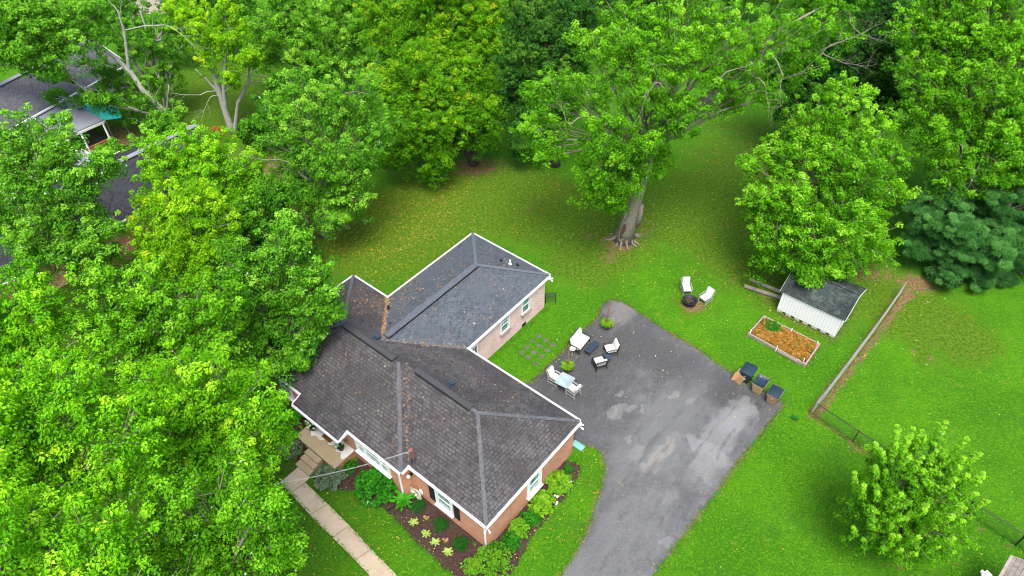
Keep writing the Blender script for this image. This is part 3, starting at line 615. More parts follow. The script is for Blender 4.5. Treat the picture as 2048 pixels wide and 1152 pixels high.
tree('pine_tree', 'blue green white pine with soft drooping plumes below the tall corner maple', 'tree', b4,
     [(1860, 440, 1.5, 34), (1840, 500, .5, 30), (1900, 425, 2, 48), (1970, 415, 3, 56), (2040, 400, 3, 50), (1875, 485, 1, 46), (1945, 490, 0, 52), (2015, 480, 0, 50), (1850, 535, 1, 30), (1895, 535, -1, 34), (1950, 548, -1, 32), (2000, 530, -1, 30), (2060, 455, 1, 45), (1980, 350, 4, 45), (2050, 350, 4, 40), (1960, 560, -1.5, 26), (1880, 555, -1.2, 26), (2015, 555, -1, 24), (2070, 510, 0, 34), (1985, 500, -1, 40), (1920, 455, 0, 40), (2035, 520, 0, 30), (1900, 390, 3, 40), (2070, 560, -.5, 30), (1845, 400, 3, 28), (2010, 400, 2, 44)],
     'pine', 'bark', dens=.95, wr=.13, leaf=.36, tuft=.50, trunk_r=.3, tintb=.50, tipt=.18, tufts_per=190, spec=0, flat=.45, droop=-.1, hang=.45)
b5 = B(1778, 1100)
tree('young_maple', 'rounded young maple with yellow tipped shoots alone on the right lawn', 'tree', b5,
     [(1795, 1030, 0, 88), (1835, 980, 0, 85), (1760, 1055, -.3, 62), (1850, 1045, 0, 72), (1800, 960, .3, 68), (1870, 930, .5, 50), (1900, 960, .3, 34), (1745, 1000, 0, 50), (1810, 1090, -.8, 44), (1895, 1010, .2, 40), (1785, 925, .4, 30)],
     'maple', dens=2.7, leaf=.115, tuft=.28, trunk_r=.13, tintb=.47, tipt=.12, tufts_per=40, rise=.1, spec=.004, droop=.3, shoots=9)
b6 = B(948, 328); YL = b6[1]
tree('locust_tree', 'yellow flecked locust with its trunk base showing at the lawn edge', 'tree', b6,
     [(860, 245, -3, 70), (930, 225, -2, 62), (800, 200, -1, 55), (970, 215, -1, 45), (880, 165, 0, 70), (955, 150, 1, 60), (830, 130, 1, 60), (820, 300, -3, 42), (880, 315, -4, 38), (765, 270, -2, 42), (985, 270, -2, 26), (860, 345, -4, 20), (760, 155, 1, 40), (900, 200, -1, 50), (780, 315, -3, 28)],
     'locust', 'barkd', dens=1.15, leaf=.19, tuft=.48, trunk_r=.36, tintb=.44, tipt=.08, spec=.006, hang=.25, group=None, extra=lambda sk: sk.tube([b6, b6+[0, 0, 2.2], b6+[-.3, 0, 4.5]], [.42, .33, .3], 9))
b6b = B(915, 215)
tree('locust_tree', 'taller yellowing locust at the top edge behind the lawn edge locust', 'tree', b6b,
     [(780, 60, 0, 60), (840, 40, 0, 60), (900, 60, 0, 58), (960, 50, 0, 55), (860, -20, 2, 70), (940, -20, 2, 60), (760, 10, 1, 50), (990, 90, 0, 34), (1000, 20, 1, 36), (800, 100, -2, 44), (880, 100, -2, 44), (945, 105, -2, 40)],
     'locust', 'barkd', dens=.95, leaf=.22, tuft=.52, trunk_r=.35, tintb=.46, tipt=.14, spec=.014, hang=.25)
b7 = B(650, 470)
tree('maple_tree', 'mid green maple between the locust and the slate blue roof', 'tree', b7,
     [(695, 185, 2, 62), (640, 225, 1, 65), (745, 235, 1, 48), (580, 290, 0, 60), (660, 315, -1, 66), (700, 390, -2, 46), (620, 400, -1, 50), (555, 370, -1, 48), (735, 310, -1, 44), (650, 440, -3, 30), (540, 225, 2, 44), (715, 345, -2, 36), (600, 180, 3, 44), (770, 260, 0, 28), (680, 440, -3, 22)],
     'mapleg', dens=1.1, trunk_r=.35, tintb=.55, tipt=.15, spec=.008, extra=deads([(690, 185, b7[1], .8, .2, 2), (650, 280, b7[1]-1, .5, -.6, 2), (540, 320, b7[1]-3, -.7, .3, 2.2)]))
b8 = B(607, 182)
tree('maple_tree', 'rounded maple at the top edge left of the yellowing locust', 'tree', b8,
     [(560, 60, 0, 52), (635, 50, 0, 58), (695, 80, -1, 50), (610, 110, -2, 46), (690, 5, 2, 52), (575, -5, 2, 56), (650, 130, -3, 32), (530, 100, 0, 34), (720, 130, -2, 30), (735, 40, 0, 34)],
     'mapleg', dens=1.0, leaf=.20, tuft=.48, trunk_r=.3, tintb=.56)
b9 = B(464, 262); Y9 = b9[1]
def x9(sk):
    sk.tube([b9, at_y(440, 190, Y9), at_y(430, 155, Y9), at_y(418, 110, Y9)], [.34, .26, .22, .12], 8, False)
    sk.tube([at_y(452, 225, Y9), at_y(448, 180, Y9), at_y(450, 130, Y9), at_y(452, 100, Y9)], [.24, .18, .15, .1], 7, False)
    sk.tube([b9+[.3, 0, 0], at_y(476, 205, Y9), at_y(497, 165, Y9), at_y(500, 120, Y9)], [.24, .17, .15, .08], 7, False)
    sk.tube([at_y(433, 180, Y9), at_y(410, 155, Y9), at_y(390, 138, Y9)], [.14, .10, .05], 5, False)
    deads([(400, 190, Y9-1, -.6, .1, 3.0), (420, 195, Y9-1, -.4, -.3, 2.5), (545, 165, Y9, -.3, .9, 3)])(sk)
tree('maple_tree', 'pale trunked maple with three bare stems and a yellow green top', 'tree', b9,
     [(450, 75, 0, 34), (490, 115, -1, 26), (410, 110, -.5, 26), (400, 50, 1, 40), (445, 30, 1, 36), (505, 118, -.5, 18), (465, 150, -1, 22), (370, 20, 2, 42), (480, 60, 1, 22)],
     'yel', 'barkp', dens=1.1, leaf=.20, tuft=.40, trunk_r=.1, tintb=.46, extra=x9)
b10 = B(365, 270); Y10 = b10[1]
def x10(sk):
    sk.tube([b10, at_y(325, 220, Y10), at_y(285, 180, Y10), at_y(262, 145, Y10), at_y(225, 110, Y10), at_y(195, 92, Y10), at_y(162, 80, Y10)], [.34, .28, .25, .22, .18, .14, .06], 8, False)
    sk.tube([at_y(198, 95, Y10), at_y(180, 60, Y10), at_y(150, 20, Y10)], [.13, .09, .05], 6, False)
    sk.tube([at_y(258, 140, Y10), at_y(253, 100, Y10), at_y(248, 60, Y10), at_y(235, 20, Y10)], [.17, .13, .1, .06], 6, False)
    sk.tube([at_y(320, 170, Y10+3), at_y(315, 130, Y10+3), at_y(280, 20, Y10+4)], [.2, .16, .06], 6, False)
    deads([(225, 10, Y10, -.5, .7, 3.5), (240, 30, Y10, .4, .9, 3), (330, 50, Y10, .9, -.2, 3.5), (130, 150, Y10-3, .9, -.2, 4)])(sk)
tree('maple_tree', 'leaning pale trunked maple beside the neighbour\'s grey roof', 'tree', b10,
     [(300, 70, 3.2, 46), (262, 110, 2.2, 42), (335, 150, 3.2, 42), (225, 175, 1.2, 44), (290, 190, 0.2, 46), (345, 235, -0.8, 36), (165, 195, 0.2, 28), (235, 60, 4.2, 40), (200, 140, 2.2, 34), (310, 245, -0.8, 36), (345, 100, 4.2, 40), (260, 230, 0.2, 26), (110, 195, 0.2, 22), (190, 200, -3, 22), (222, 200, -3, 20), (95, 150, -1, 24)],
     'mapleg', 'barkp', dens=.8, grow=.92, skirt=.4, leaf=.20, tuft=.42, trunk_r=.1, tintb=.50, extra=x10)
def simple(px, py, label, lobes, **k):
    k.setdefault('grow', 1.12)
    if 'name' not in k: k.setdefault('group', 'maples crowding the left side and the back of the yard')
    return tree(k.pop('name', 'maple_tree'), label, 'tree', B(px, py), lobes, **k)
simple(450, 470, 'lime green maple standing right of the black neighbour roof', [(330, 300, 0, 42), (375, 330, 0, 50), (440, 335, 0, 54), (495, 375, 0, 40), (410, 285, 1, 42), (460, 400, -1, 44), (345, 345, -1, 34), (400, 385, -2, 40), (500, 330, 1, 32), (290, 395, -1, 26), (300, 340, 0, 24)], mat='bright', tintb=.52, dens=1.1, extra=deads([(510, 330, 44, -.6, .3, 2.5), (560, 330, 44, .8, 0, 1.5), (620, 360, 42, -.4, .7, 1.5)]))
simple(380, 640, 'yellow green maple with the palest crown in the middle of the left grove', [(335, 415, 1, 48), (300, 465, 0, 44), (400, 435, 0, 56), (350, 495, -1, 54), (440, 465, 0, 44), (400, 535, -2, 44), (310, 520, -1, 36), (375, 385, 1, 34), (290, 420, 1, 26)], mat='yel', tintb=.42, dens=1.2, extra=deads([(450, 510, 36, -.8, -.4, 3.5), (240, 470, 38, .3, -.8, 2.5)]))
simple(80, 640, 'tall silvery green maple at the left edge above the grove', [(40, 255, 2, 52), (105, 290, 1, 50), (60, 345, 0, 58), (150, 345, 0, 44), (20, 420, 0, 62), (115, 425, -1, 54), (180, 465, -1, 42), (200, 335, 0, 28), (60, 495, -2, 52), (195, 520, -2, 40), (130, 250, 2, 30), (225, 320, 0, 26), (10, 300, 1, 45), (130, 500, -2, 44), (215, 460, -1, 30), (175, 395, 0, 34), (200, 505, -2, 34)], mat='mapleg', tintb=.60, dens=1.1, spec=.03, extra=deads([(215, 430, 38, .6, .6, 3), (235, 425, 38, .5, .2, 2.5), (160, 470, 37, .6, .4, 2)]))
simple(560, 760, 'dark leaved maple reaching over the charcoal roof of the brick house', [(560, 495, 1, 52), (610, 560, 0, 52), (520, 575, 0, 56), (638, 612, -1, 36), (580, 645, -1, 48), (500, 655, -1, 52), (470, 555, 0, 44), (465, 500, 1, 36), (560, 715, -2, 44), (625, 665, -1, 26), (655, 590, -1, 22), (505, 740, -2, 42), (590, 450, 1, 34), (668, 625, -1, 14), (600, 700, -2, 26), (545, 790, -2.5, 28), (600, 720, -2.5, 16)], mat='mapleg', tintb=.52, dens=1.1, spec=.008, extra=deads([(680, 570, 38, .5, .6, 1.6), (500, 610, 36, .6, .1, 2), (560, 720, 33, .3, -.6, 2), (555, 600, 35, .8, .4, 1.8)]))
simple(330, 860, 'deep green maple amid the left grove below the yellow green one', [(250, 595, 1, 52), (330, 635, 0, 56), (200, 560, 1, 40), (400, 615, 0, 52), (300, 560, 1, 42), (430, 690, -1, 54), (170, 640, 0, 50), (375, 720, -1, 54), (250, 670, -1, 54), (460, 600, 0, 38), (470, 760, -2, 50), (310, 745, -2, 50)], mat='maple', tintb=.50, dens=1.1, spec=.01, extra=deads([(275, 650, 33, -.7, -.3, 2.5), (240, 665, 33, -.5, .5, 1.5), (420, 640, 34, .6, .5, 2)]))
simple(10, 880, 'bright maple at the left edge halfway down the photo', [(30, 555, 1, 50), (85, 600, 0, 52), (25, 655, 0, 62), (110, 690, -1, 54), (40, 740, -1, 60), (160, 730, -1, 46), (-30, 640, 0, 70)], mat='bright', tintb=.53, dens=1.1, extra=deads([(75, 690, 34, .1, .8, 2)]))
simple(430, 1090, 'large bright maple nearest the front porch and walkway', [(450, 790, 1, 66), (505, 850, 0, 54), (385, 770, 1, 66), (330, 850, 0, 70), (540, 805, 0, 36), (420, 870, 0, 60), (480, 930, -1, 56), (550, 870, 0, 30), (380, 940, -1, 58), (520, 975, -1.5, 40), (300, 790, 1, 56)], mat='bright', tintb=.50, grow=1.22, dens=1.3, leaf=.155, tuft=.40)
simple(90, 1230, 'broad lime green maple on the left edge of the lower grove', [(60, 795, 1, 72), (165, 790, 1, 68), (235, 870, 0, 66), (60, 910, 0, 76), (150, 950, 0, 72), (-20, 850, 0, 80), (20, 1000, -1, 70), (240, 950, 0, 50)], mat='bright', tintb=.52, grow=1.28, dens=1.25, leaf=.155, tuft=.40)
simple(500, 1330, 'silver flecked green maple at the bottom beside the walkway', [(430, 970, 1, 66), (515, 1005, 0, 52), (385, 1065, 0, 66), (475, 1095, 0, 66), (555, 1075, 0, 42), (300, 1120, -.5, 66), (560, 1010, 0, 30), (540, 1150, -.5, 56), (400, 1160, -1, 66), (330, 1000, 1, 56), (590, 1120, 0, 14)], mat='maple', tintb=.48, grow=1.25, dens=1.35, leaf=.145, tuft=.38, spec=.02)
simple(150, 1450, 'bright maple filling the bottom left corner', [(60, 1060, 1, 72), (175, 1095, 0, 66), (20, 1150, 0, 72), (130, 1180, -.5, 72), (230, 1060, .5, 52), (250, 1190, -1, 66), (-20, 1060, 0, 70)], mat='bright', tintb=.50, grow=1.25, dens=1.35, leaf=.145, tuft=.38)
simple(-90, 260, 'mid green maple in the top left corner', [(40, 45, 0, 46), (105, 35, 0, 50), (150, 85, -1, 38), (25, 100, -1, 40), (75, 95, -1, 40), (60, -10, 2, 50), (170, 30, 1, 40), (-10, 40, 0, 50), (110, 125, -2, 24)], mat='mapleg', tintb=.58, dens=1.0, leaf=.21, tuft=.48, Y0=56)
simple(300, 130, 'green maple on the top edge beyond the leaning pale trunk', [(255, 10, 0, 36), (210, 30, 0, 34), (370, 10, 0, 40), (430, -10, 1, 46), (350, 60, -1, 30), (490, 10, 0, 36), (520, 50, -1, 30)], mat='mapleg', tintb=.45, dens=.9, leaf=.22, tuft=.5)
simple(1110, 330, 'dark small leaved tree left of the huge maple', [(1050, 30, 3, 48), (1110, 55, 2, 50), (1055, 125, 1, 50), (1115, 160, 0, 46), (1050, 210, 0, 44), (1150, 15, 3, 46), (1095, 240, -1, 36), (1035, 280, -1, 24), (1160, 90, 2, 40), (1020, 150, 1, 34)], mat='dark', bark='barkd', tintb=.62, dens=1.2, leaf=.22, spec=0, name='dark_tree')  # crown uses the dark leaf colours
simple(1660, 330, 'dark evergreen looking tree in the gap behind the shed maple', [(1620, 120, 3, 52), (1690, 110, 2, 54), (1755, 70, 3, 48), (1590, 185, 1, 38), (1755, 150, 1, 48), (1660, 180, 0, 42), (1800, 200, 0, 34), (1560, 130, 3, 40), (1730, 200, 0, 36), (1780, 20, 4, 44)], mat='dark', bark='barkd', tintb=.35, dens=1.2, leaf=.22, spec=0, name='dark_tree')
simple(1730, 120, 'mid green tree at the top edge between the huge maple and corner maple', [(1740, -5, 0, 40), (1680, -15, 0, 44), (1790, -20, 1, 40), (1620, -10, 1, 44)], mat='mapleg', tintb=.45, dens=.9, leaf=.22, tuft=.5)
simple(1240, 60, 'green tree on the top edge directly behind the huge maple', [(1120, -15, 1, 44), (1200, -10, 0, 46), (1280, -20, 1, 50), (1380, -30, 1, 54), (1480, -20, 1, 50), (1560, -10, 1, 44), (1040, -25, 1, 40)], mat='dark', bark='barkd', tintb=.8, dens=.9, leaf=.22, tuft=.5)
simple(545, 300, 'low bushy tree under the mid green maple near the pale stems', [(545, 200, 0, 28), (575, 165, 0, 26), (520, 240, -1, 26), (500, 260, -1, 24), (560, 250, -1, 26)], mat='mapleg', tintb=.35, dens=1.0, leaf=.26, name='small_tree')
simple(330, 330, 'low green tree beside the grey roof edge', [(345, 262, -1, 26), (300, 262, -1, 22), (265, 300, -2, 26), (235, 330, -2, 30), (215, 300, -2, 22)], mat='mapleg', tintb=.55, dens=1.0, leaf=.25, name='small_tree')
simple(470, 520, 'darker green tree between the lime maple and the one over the roof', [(520, 440, -1, 40), (560, 400, -1, 36), (500, 420, 0, 34), (600, 480, -1, 34), (470, 440, -1, 30), (440, 560, -1, 36), (540, 520, -1, 34)], mat='mapleg', tintb=.38, dens=1.0, leaf=.24, name='small_tree', spec=.01)  # lower leaf tint than the neighbouring crowns

# ------------------------------------------------------------------ the brick house
SL = .4; OH = .2
house = thing('house', h(0, 0), 'red brick ranch house with charcoal hip roof and slate blue rear wing', 'house')
ZW = ZE-.06
def wpoly(l): return [h(u, v)[:2] for u, v in l]
mb = MB(); mb.prism(wpoly([(OH, OH), (A_+OH, OH), (A_+OH, OH-D1), (B_, OH-D1), (L_-OH, OH-D1), (L_-OH, WD-OH), (OH, WD-OH)]), -.2, ZW)
mb.build('wall', M['brick'], house, uv=True)
mb = MB(); mb.prism(wpoly([(H_+OH, WD-OH+.003), (H_+OH, WD+D_-OH), (G_-OH, WD+D_-OH), (G_-OH, WD-OH+.003)]), -.2, ZW)
mb.build('wall', M['brickw'], house, uv=True)['label'] = 'pink whitewashed brick wall of the rear wing'
def roofpoly(name, polys, mat, label, thick=.10):
    mb = MB()
    for P in polys:
        pts = [h(*p) for p in P]; n = len(pts)
        nr = np.cross(pts[1]-pts[0], pts[2]-pts[0])
        if nr[2] < 0: pts = pts[::-1]
        low = [p-[0, 0, thick] for p in pts]
        mb.add(pts+low, [tuple(range(n)), tuple(range(2*n-1, n-1, -1))])
    o = mb.build(name, mat, house, uv=True); o['label'] = label; return o
apx = (WD/2, WD/2, ZE+SL*WD/2); aL = A_+(WD+D1)/2; vr = (WD-D1)/2; zr = ZE+SL*(WD+D1)/2; aR = L_-(WD+D1)/2
vx = (A_+WD/2, WD/2, ZE+SL*WD/2); hw2 = (G_-H_)/2; zw = ZE+SL*hw2; mid = (G_+H_)/2; wj = (mid, WD-hw2, zw); wa = (mid, WD+D_-hw2, zw)
zx = ZE-SL*(D2-D1)
roofM = roofpoly('roof', [
    [(0, 0, ZE), (0, WD, ZE), apx],
    [(0, 0, ZE), apx, vx, (A_, 0, ZE)],
    [(A_, -D1, ZE), (A_, 0, ZE), vx, (aL, vr, zr)],
    [(A_, -D1, ZE), (aL, vr, zr), (aR, vr, zr), (L_, -D1, ZE)],
    [(B_, -D1, ZE), (C_, -D1, ZE), (C_, -D2, zx), (B_, -D2, zx)],
    [(L_, -D1, ZE), (aR, vr, zr), (L_, WD, ZE)],
    [(0, WD, ZE), (H_, WD, ZE), wj, (G_, WD, ZE), (L_, WD, ZE), (aR, vr, zr), (aL, vr, zr), vx, apx]], M['shB'], 'charcoal shingled hip roof over the front block')
roofW = roofpoly('roof', [
    [(H_, WD, ZE), (H_, WD+D_, ZE), wa, wj], [(G_, WD, ZE), wj, wa, (G_, WD+D_, ZE)], [(H_, WD+D_, ZE), (G_, WD+D_, ZE), wa]], M['shW'], 'slate blue shingled roof over the rear wing')
# ridge and hip caps: overlapping short shingles
def caps(name, segs, mat, parent, w=.21, t=.03, step=.26, lift=.025, label=None):
    for p, q in segs:
        mb = MB(); p = h(*p); q = h(*q); L = np.linalg.norm(q-p); n = max(2, int(L/step)); d = (q-p)/L; up_ = np.array([0, 0, lift])
        for i in range(n):
            a = p+(q-p)*i/n+up_; b = p+(q-p)*(i+1.15)/n+up_+[0, 0, .014]
            mb.bar(a, b, w*random.uniform(.93, 1.07), t)
        if name == 'ridge_vent': mb2 = MB(); mb2.bar(p+[0, 0, lift-.035], q+[0, 0, lift-.035], w+.10, .05); mb2.build('vent_dark_edge', M['black'], parent)  # black strip painted in for the dark underside along the vent's edges
        o = mb.build(name, mat, parent)
        if label: o['label'] = label
caps('ridge_cap', [((0, 0, ZE), apx), ((0, WD, ZE), apx), ((A_, -D1, ZE), (aL, vr, zr)), ((L_, WD, ZE), (aR, vr, zr)), ((L_, -D1, ZE), (aR, vr, zr)), (apx, (A_+WD/2-.9, WD/2, apx[2]))], M['cap'], roofM)
caps('ridge_cap', [((H_, WD+D_, ZE), wa), ((G_, WD+D_, ZE), wa)], plain('ridge_cap_blue', (.10, .12, .14), .85, 0, .2, 9), roofW)
caps('valley_flashing', [((H_, WD, ZE), wj), ((G_, WD, ZE), wj)], plain('valley_shingle', (.085, .095, .11), .85, 0, .25, 9), roofW, .5, .012, .5, .012)
caps('ridge_vent', [((WD/2+.45, WD/2, apx[2]), (A_+WD/2-.9, WD/2, apx[2])), ((aL+.35, vr, zr), (aR-.2, vr, zr))], M['capd'], roofM, .34, .09, .3, .07, 'raised black ridge vent')
caps('ridge_vent', [((mid, WD-hw2+.3, zw), (mid, WD+D_-hw2-.05, zw))], plain('vent_slate', (.085, .10, .12), .85, 0, .3, 6), roofW, .42, .07, .3, .05, 'raised slate ridge vent')
# gutters and fascia
def gut(segs, nm='gutter'):
    for (u0, v0, z0), (u1, v1, z1), (du, dv) in segs:
        mb = MB(); a = h(u0+du*.05, v0+dv*.05, z0-.06); b = h(u1+du*.05, v1+dv*.05, z1-.06)
        mb.bar(a, b, .035, .14); off = (UU*du+VV*dv)*.07
        mb.bar(a+off, b+off, .022, .13); mb.bar(a+off*.5-[0, 0, .06], b+off*.5-[0, 0, .06], .10, .02)
        L = np.linalg.norm(b-a); d = (b-a)/L
        for k in range(1, int(L/.9)+1): c = a+d*k*.9; mb.bar(c+[0, 0, .075]-off*.6, c+off*1.1+[0, 0, .07], .035, .02)
        mb.build(nm, M['white'], house)
gut([((0, 0, ZE), (0, WD, ZE), (-1, 0)), ((0, 0, ZE), (A_, 0, ZE), (0, -1)), ((A_, -D1, ZE), (A_, 0, ZE), (-1, 0)), ((A_, -D1, ZE), (B_, -D1, ZE), (0, -1)), ((B_, -D2, zx), (C_, -D2, zx), (0, -1)),
     ((C_, -D1, ZE), (L_, -D1, ZE), (0, -1)), ((L_, -D1, ZE), (L_, WD, ZE), (1, 0)), ((0, WD, ZE), (H_, WD, ZE), (0, 1)), ((G_, WD, ZE), (L_, WD, ZE), (0, 1)), ((H_, WD, ZE), (H_, WD+D_, ZE), (-1, 0)), ((G_, WD, ZE), (G_, WD+D_, ZE), (1, 0)), ((H_, WD+D_, ZE), (G_, WD+D_, ZE), (0, 1))])
mb = MB(); mb.bar(h(B_-.02, -D1, ZE-.06), h(B_-.02, -D2-.05, zx-.06), .05, .16); mb.build('fascia', M['white'], house); mb = MB(); mb.bar(h(C_+.02, -D1, ZE-.06), h(C_+.02, -D2-.05, zx-.06), .05, .16)
mb.build('fascia', M['white'], house)
# soffits
for a, b, c, d in ((0, OH+.1, 0, WD), (L_-OH-.1, L_, -D1, WD)): mb = MB(); mb.prism(wpoly([(a, c), (b, c), (b, d), (a, d)]), ZE-.125, ZE-.108); mb.build('soffit', M['white'], house)
mb = MB(); mb.prism(wpoly([(B_, -D2+.05), (C_, -D2+.05), (C_, OH-D1), (B_, OH-D1)]), zx-.13, zx-.11)
mb.build('soffit', M['white'], house)
# downspouts
def spout(u, v, du, dv, ztop=ZE-.15, zb=.25):
    mb = MB(); a = h(u, v, 0); mb.bar(a+[0, 0, zb], a+[0, 0, ztop-.15], .085, .07, upv=UU); o = (UU*du+VV*dv)
    mb.bar(a+[0, 0, ztop-.15], a+o*.18+[0, 0, ztop+.05], .08, .065); mb.bar(a+[0, 0, zb], a+o*.3+[0, 0, zb-.15], .08, .065); mb.build('downspout', M['white'], house)
spout(.28, OH-.05, 0, -1); spout(A_+OH+.25, OH-D1-.05, 0, -1); spout(1.2, WD-OH+.05, 0, 1); spout(H_-.6, WD-OH+.05, 0, 1)
# windows: on plane normal n, along t
def window(c, t, n, w_, z0, z1, parts=1, label=None, sill=None, shut=False, grid=False, fw_=.10, deep=.05):
    hh = (z1+z0)/2; H2 = z1-z0; ax = (t, n, np.array([0, 0, 1.])); base = np.array([c[0], c[1], 0])+n*deep
    fr = MB()
    for s in (-1, 1): fr.box(base+t*s*(w_/2-fw_/2)+[0, 0, hh], (fw_, .08, H2), ax=ax)
    fr.box(base+[0, 0, z1-fw_/2], (w_-2*fw_, .08, fw_), ax=ax); fr.box(base+[0, 0, z0+fw_*.5], (w_-2*fw_, .08, fw_), ax=ax)
    wi = [1.0] if parts == 1 else [.24, .52, .24]
    x = -w_/2+fw_; tot = w_-2*fw_; cells = []
    for k, f in enumerate(wi):
        cells.append((x, x+tot*f)); x += tot*f
        if k < len(wi)-1: fr.box(base+t*x+[0, 0, hh], (.12, .075, H2-2*fw_), ax=ax)
    win = fr.build('window', M['white'], house)
    if label: win['label'] = label
    sa = MB(); gl = MB()
    for a, b in cells:
        m_ = (a+b)/2; ww = b-a-.10
        sa.box(base+t*m_-n*.012+[0, 0, hh], (ww, .05, .05), ax=ax)
        for s in (-1, 1): sa.box(base+t*(m_+s*(ww/2-.02))-n*.012+[0, 0, hh], (.045, .045, H2-2*fw_-.01), ax=ax)
        gl.box(base+t*m_-n*.03+[0, 0, hh], (ww+.06, .02, H2-2*fw_-.02), ax=ax)
        if grid:
            for q in (-.17, .17): sa.box(base+t*(m_+q*ww)-n*.014+[0, 0, (hh+z1-fw_)/2], (.022, .03, (z1-fw_)-hh-.03), ax=ax)
            sa.box(base+t*m_-n*.014+[0, 0, (hh+z1-fw_)/2], (ww-.09, .03, .022), ax=ax)
    sa.build('sash', M['white'], win); gl.build('pane', M['glass'], win)
    si = MB(); si.box(base+n*.05+[0, 0, z0-.045], (w_+.08, .2, .07), ax=ax); si.build('sill', sill or M['white'], win)
    if shut:
        for s in (-1, 1):
            sh = MB(); sh.box(base+t*s*(w_/2+.27)+[0, 0, hh+.02], (.40, .035, H2+.05), ax=ax)
            for k in range(14): sh.box(base+t*s*(w_/2+.27)+n*.022+[0, 0, z0+.1+k*(H2-.1)/14], (.32, .014, .045), ax=ax)
            sh.build('shutter', M['shutter'], house)
nF = -VV; nR = -UU
window(h(8.05, OH-D1), UU, nF, 2.75, 1.18, 2.62, 3, 'wide three part white window beside the porch', M['white'], fw_=.13)
window(h(3.15, OH), UU, nF, 1.25, .85, 2.45, 1, 'white framed front window between black shutters', M['white'], shut=True, fw_=.11)
window(h(OH, 4.1), VV, nR, 1.22, .72, 2.42, 1, 'white framed window on the side wall facing the driveway', M['white'], fw_=.14)
window(h(H_+OH, WD+3.84), VV, nR, .92, 1.28, 2.62, 1, 'gridded rear wing window nearest the front block', M['brickd'], grid=True, fw_=.07)
window(h(H_+OH, WD+6.03), VV, nR, .92, 1.33, 2.72, 1, 'rear wing window nearest the back corner', M['brickd'], fw_=.07)
window(h(15.75, OH-D1), UU, nF, 1.2, 1.0, 2.5, 1, 'white framed window left of the porch under the maple', M['white'], fw_=.1)
mb = MB()
for u0, w_, z0 in ((3.15, 1.35, .80), ):
    mb.box(h(u0, OH-.03, z0-.03), (w_+.1, .06, .09), ax=(UU, VV, np.array([0, 0, 1.])))
mb.build('brick_sill', M['brickd'], house); mb = MB(); mb.box(h(8.05, OH-D1-.03, 1.09), (2.9, .07, .10), ax=(UU, VV, np.array([0, 0, 1.]))); mb.build('brick_sill', M['brickd'], house)
mb = MB(); mb.box(h(H_+OH-.015, WD+5.9, .17), (.03, .38, .26), ax=(UU, VV, np.array([0, 0, 1.]))); mb.build('crawlspace_vent', M['shutter'], house)
# white part-glazed back door tucked in the inner corner
mb = MB(); axw = (VV, UU, np.array([0, 0, 1.]))
mb.box(h(H_+OH-.03, WD+.75, 1.5), (.9, .06, 2.1), ax=axw); dr = mb.build('door', M['white'], house); dr['label'] = 'white back door with small panes in the inner corner'
mb = MB()
for i in range(3):
    for j in range(3): mb.box(h(H_+OH-.065, WD+.52+.22*i, 1.75+.22*j), (.17, .012, .17), ax=axw)
mb.build('pane', M['shutter'], dr)
# front door + wall lamp parts
axf = (UU, VV, np.array([0, 0, 1.]))
mb = MB(); mb.box(h(11.75, OH-D1-.03, 1.75), (.95, .06, 2.05), ax=axf); fd = mb.build('door', M['offwhite'], house)
mb = MB(); mb.lathe(h(11.38, OH-D1-.1, 1.7), [(.03, -.03), (.045, 0), (.03, .03)], 8); mb.build('handle', M['greymetal'], fd)
def wall_lamp(P, n, mat='white'):
    mb = MB(); mb.box(P, (.14, .14, .16), ax=(np.cross(n, (0, 0, 1)), n, np.array([0, 0, 1.]))); mb.bar(P, P+n*.22+[0, 0, .02], .04)
    o = mb.build('wall_lamp', M['black'] if mat != 'white' else M['white'], house)
    g = MB(); g.lathe(P+n*.22, [(.03, -.11), (.09, -.07), (.115, 0), (.09, .07), (.03, .11)], 12); g.build('globe', M['white'], o, smooth=True)
wall_lamp(h(A_+.12, OH-.06, 1.9), nF, 'black')
mb = MB(); mb.box(h(5.0, OH-.05, .55), (.22, .1, .28), ax=axf); mb.box(h(5.0, OH-.05, .75), (.14, .07, .18), ax=axf); mb.build('meter_box', M['white'], house, bevel=.01)
def flood(u, v, du, dv):
    P = h(u, v, ZE-.3); mb = MB(); mb.box(P, (.09, .09, .08)); o = UU*du+VV*dv; s = np.cross(o, (0, 0, 1))
    for k in (-1, 1): a = P+o*.08+s*.06*k; mb.tube([a, a+o*.07+s*.05*k-[0, 0, .04], a+o*.15+s*.08*k-[0, 0, .09]], [.03, .045, .06], 10)
    mb.build('floodlight', M['white'], house, smooth=False)
flood(-.05, WD-.1, -.8, .6); flood(H_-.05, WD+D_-.05, -.8, .6); flood(-.02, .02, -.7, -.7)
# roof furniture
def zroof(u, v):
    zb = min(u, WD-v, v)*SL if 0 <= v else -1
    zl = min(u-A_, WD-v, v+D1, L_-u)*SL if u > A_ else -9
    if B_ < u < C_ and v < -D1: zl = (v+D1)*SL
    zc = max(zb, zl)
    if H_ < u < G_ and v > WD-hw2: zc = max(zc, min(u-H_, G_-u, WD+D_-v)*SL)
    return ZE+zc
def roofvent(px, py, zg):
    P = at(px, py, zg); u, v = (P-F0)@UU, (P-F0)@VV; P = h(u, v, zroof(u, v))
    mb = MB(); tlt = np.array([0, 0, 1.]); ay = VV*math.cos(.38)-np.array([0, 0, math.sin(.38)]); az = np.cross(UU, ay); az = az if az[2] > 0 else -az
    mb.box(P+az*.02, (.48, .46, .02), ax=(UU, ay, az)); mb.box(P+az*.10, (.32, .30, .13), ax=(UU, ay, az)); mb.box(P+az*.175, (.38, .36, .025), ax=(UU, ay, az))
    mb.build('roof_vent', M['blueblack'], house, bevel=.008)
roofvent(754, 678, 4.5); roofvent(902, 772, 4.3)
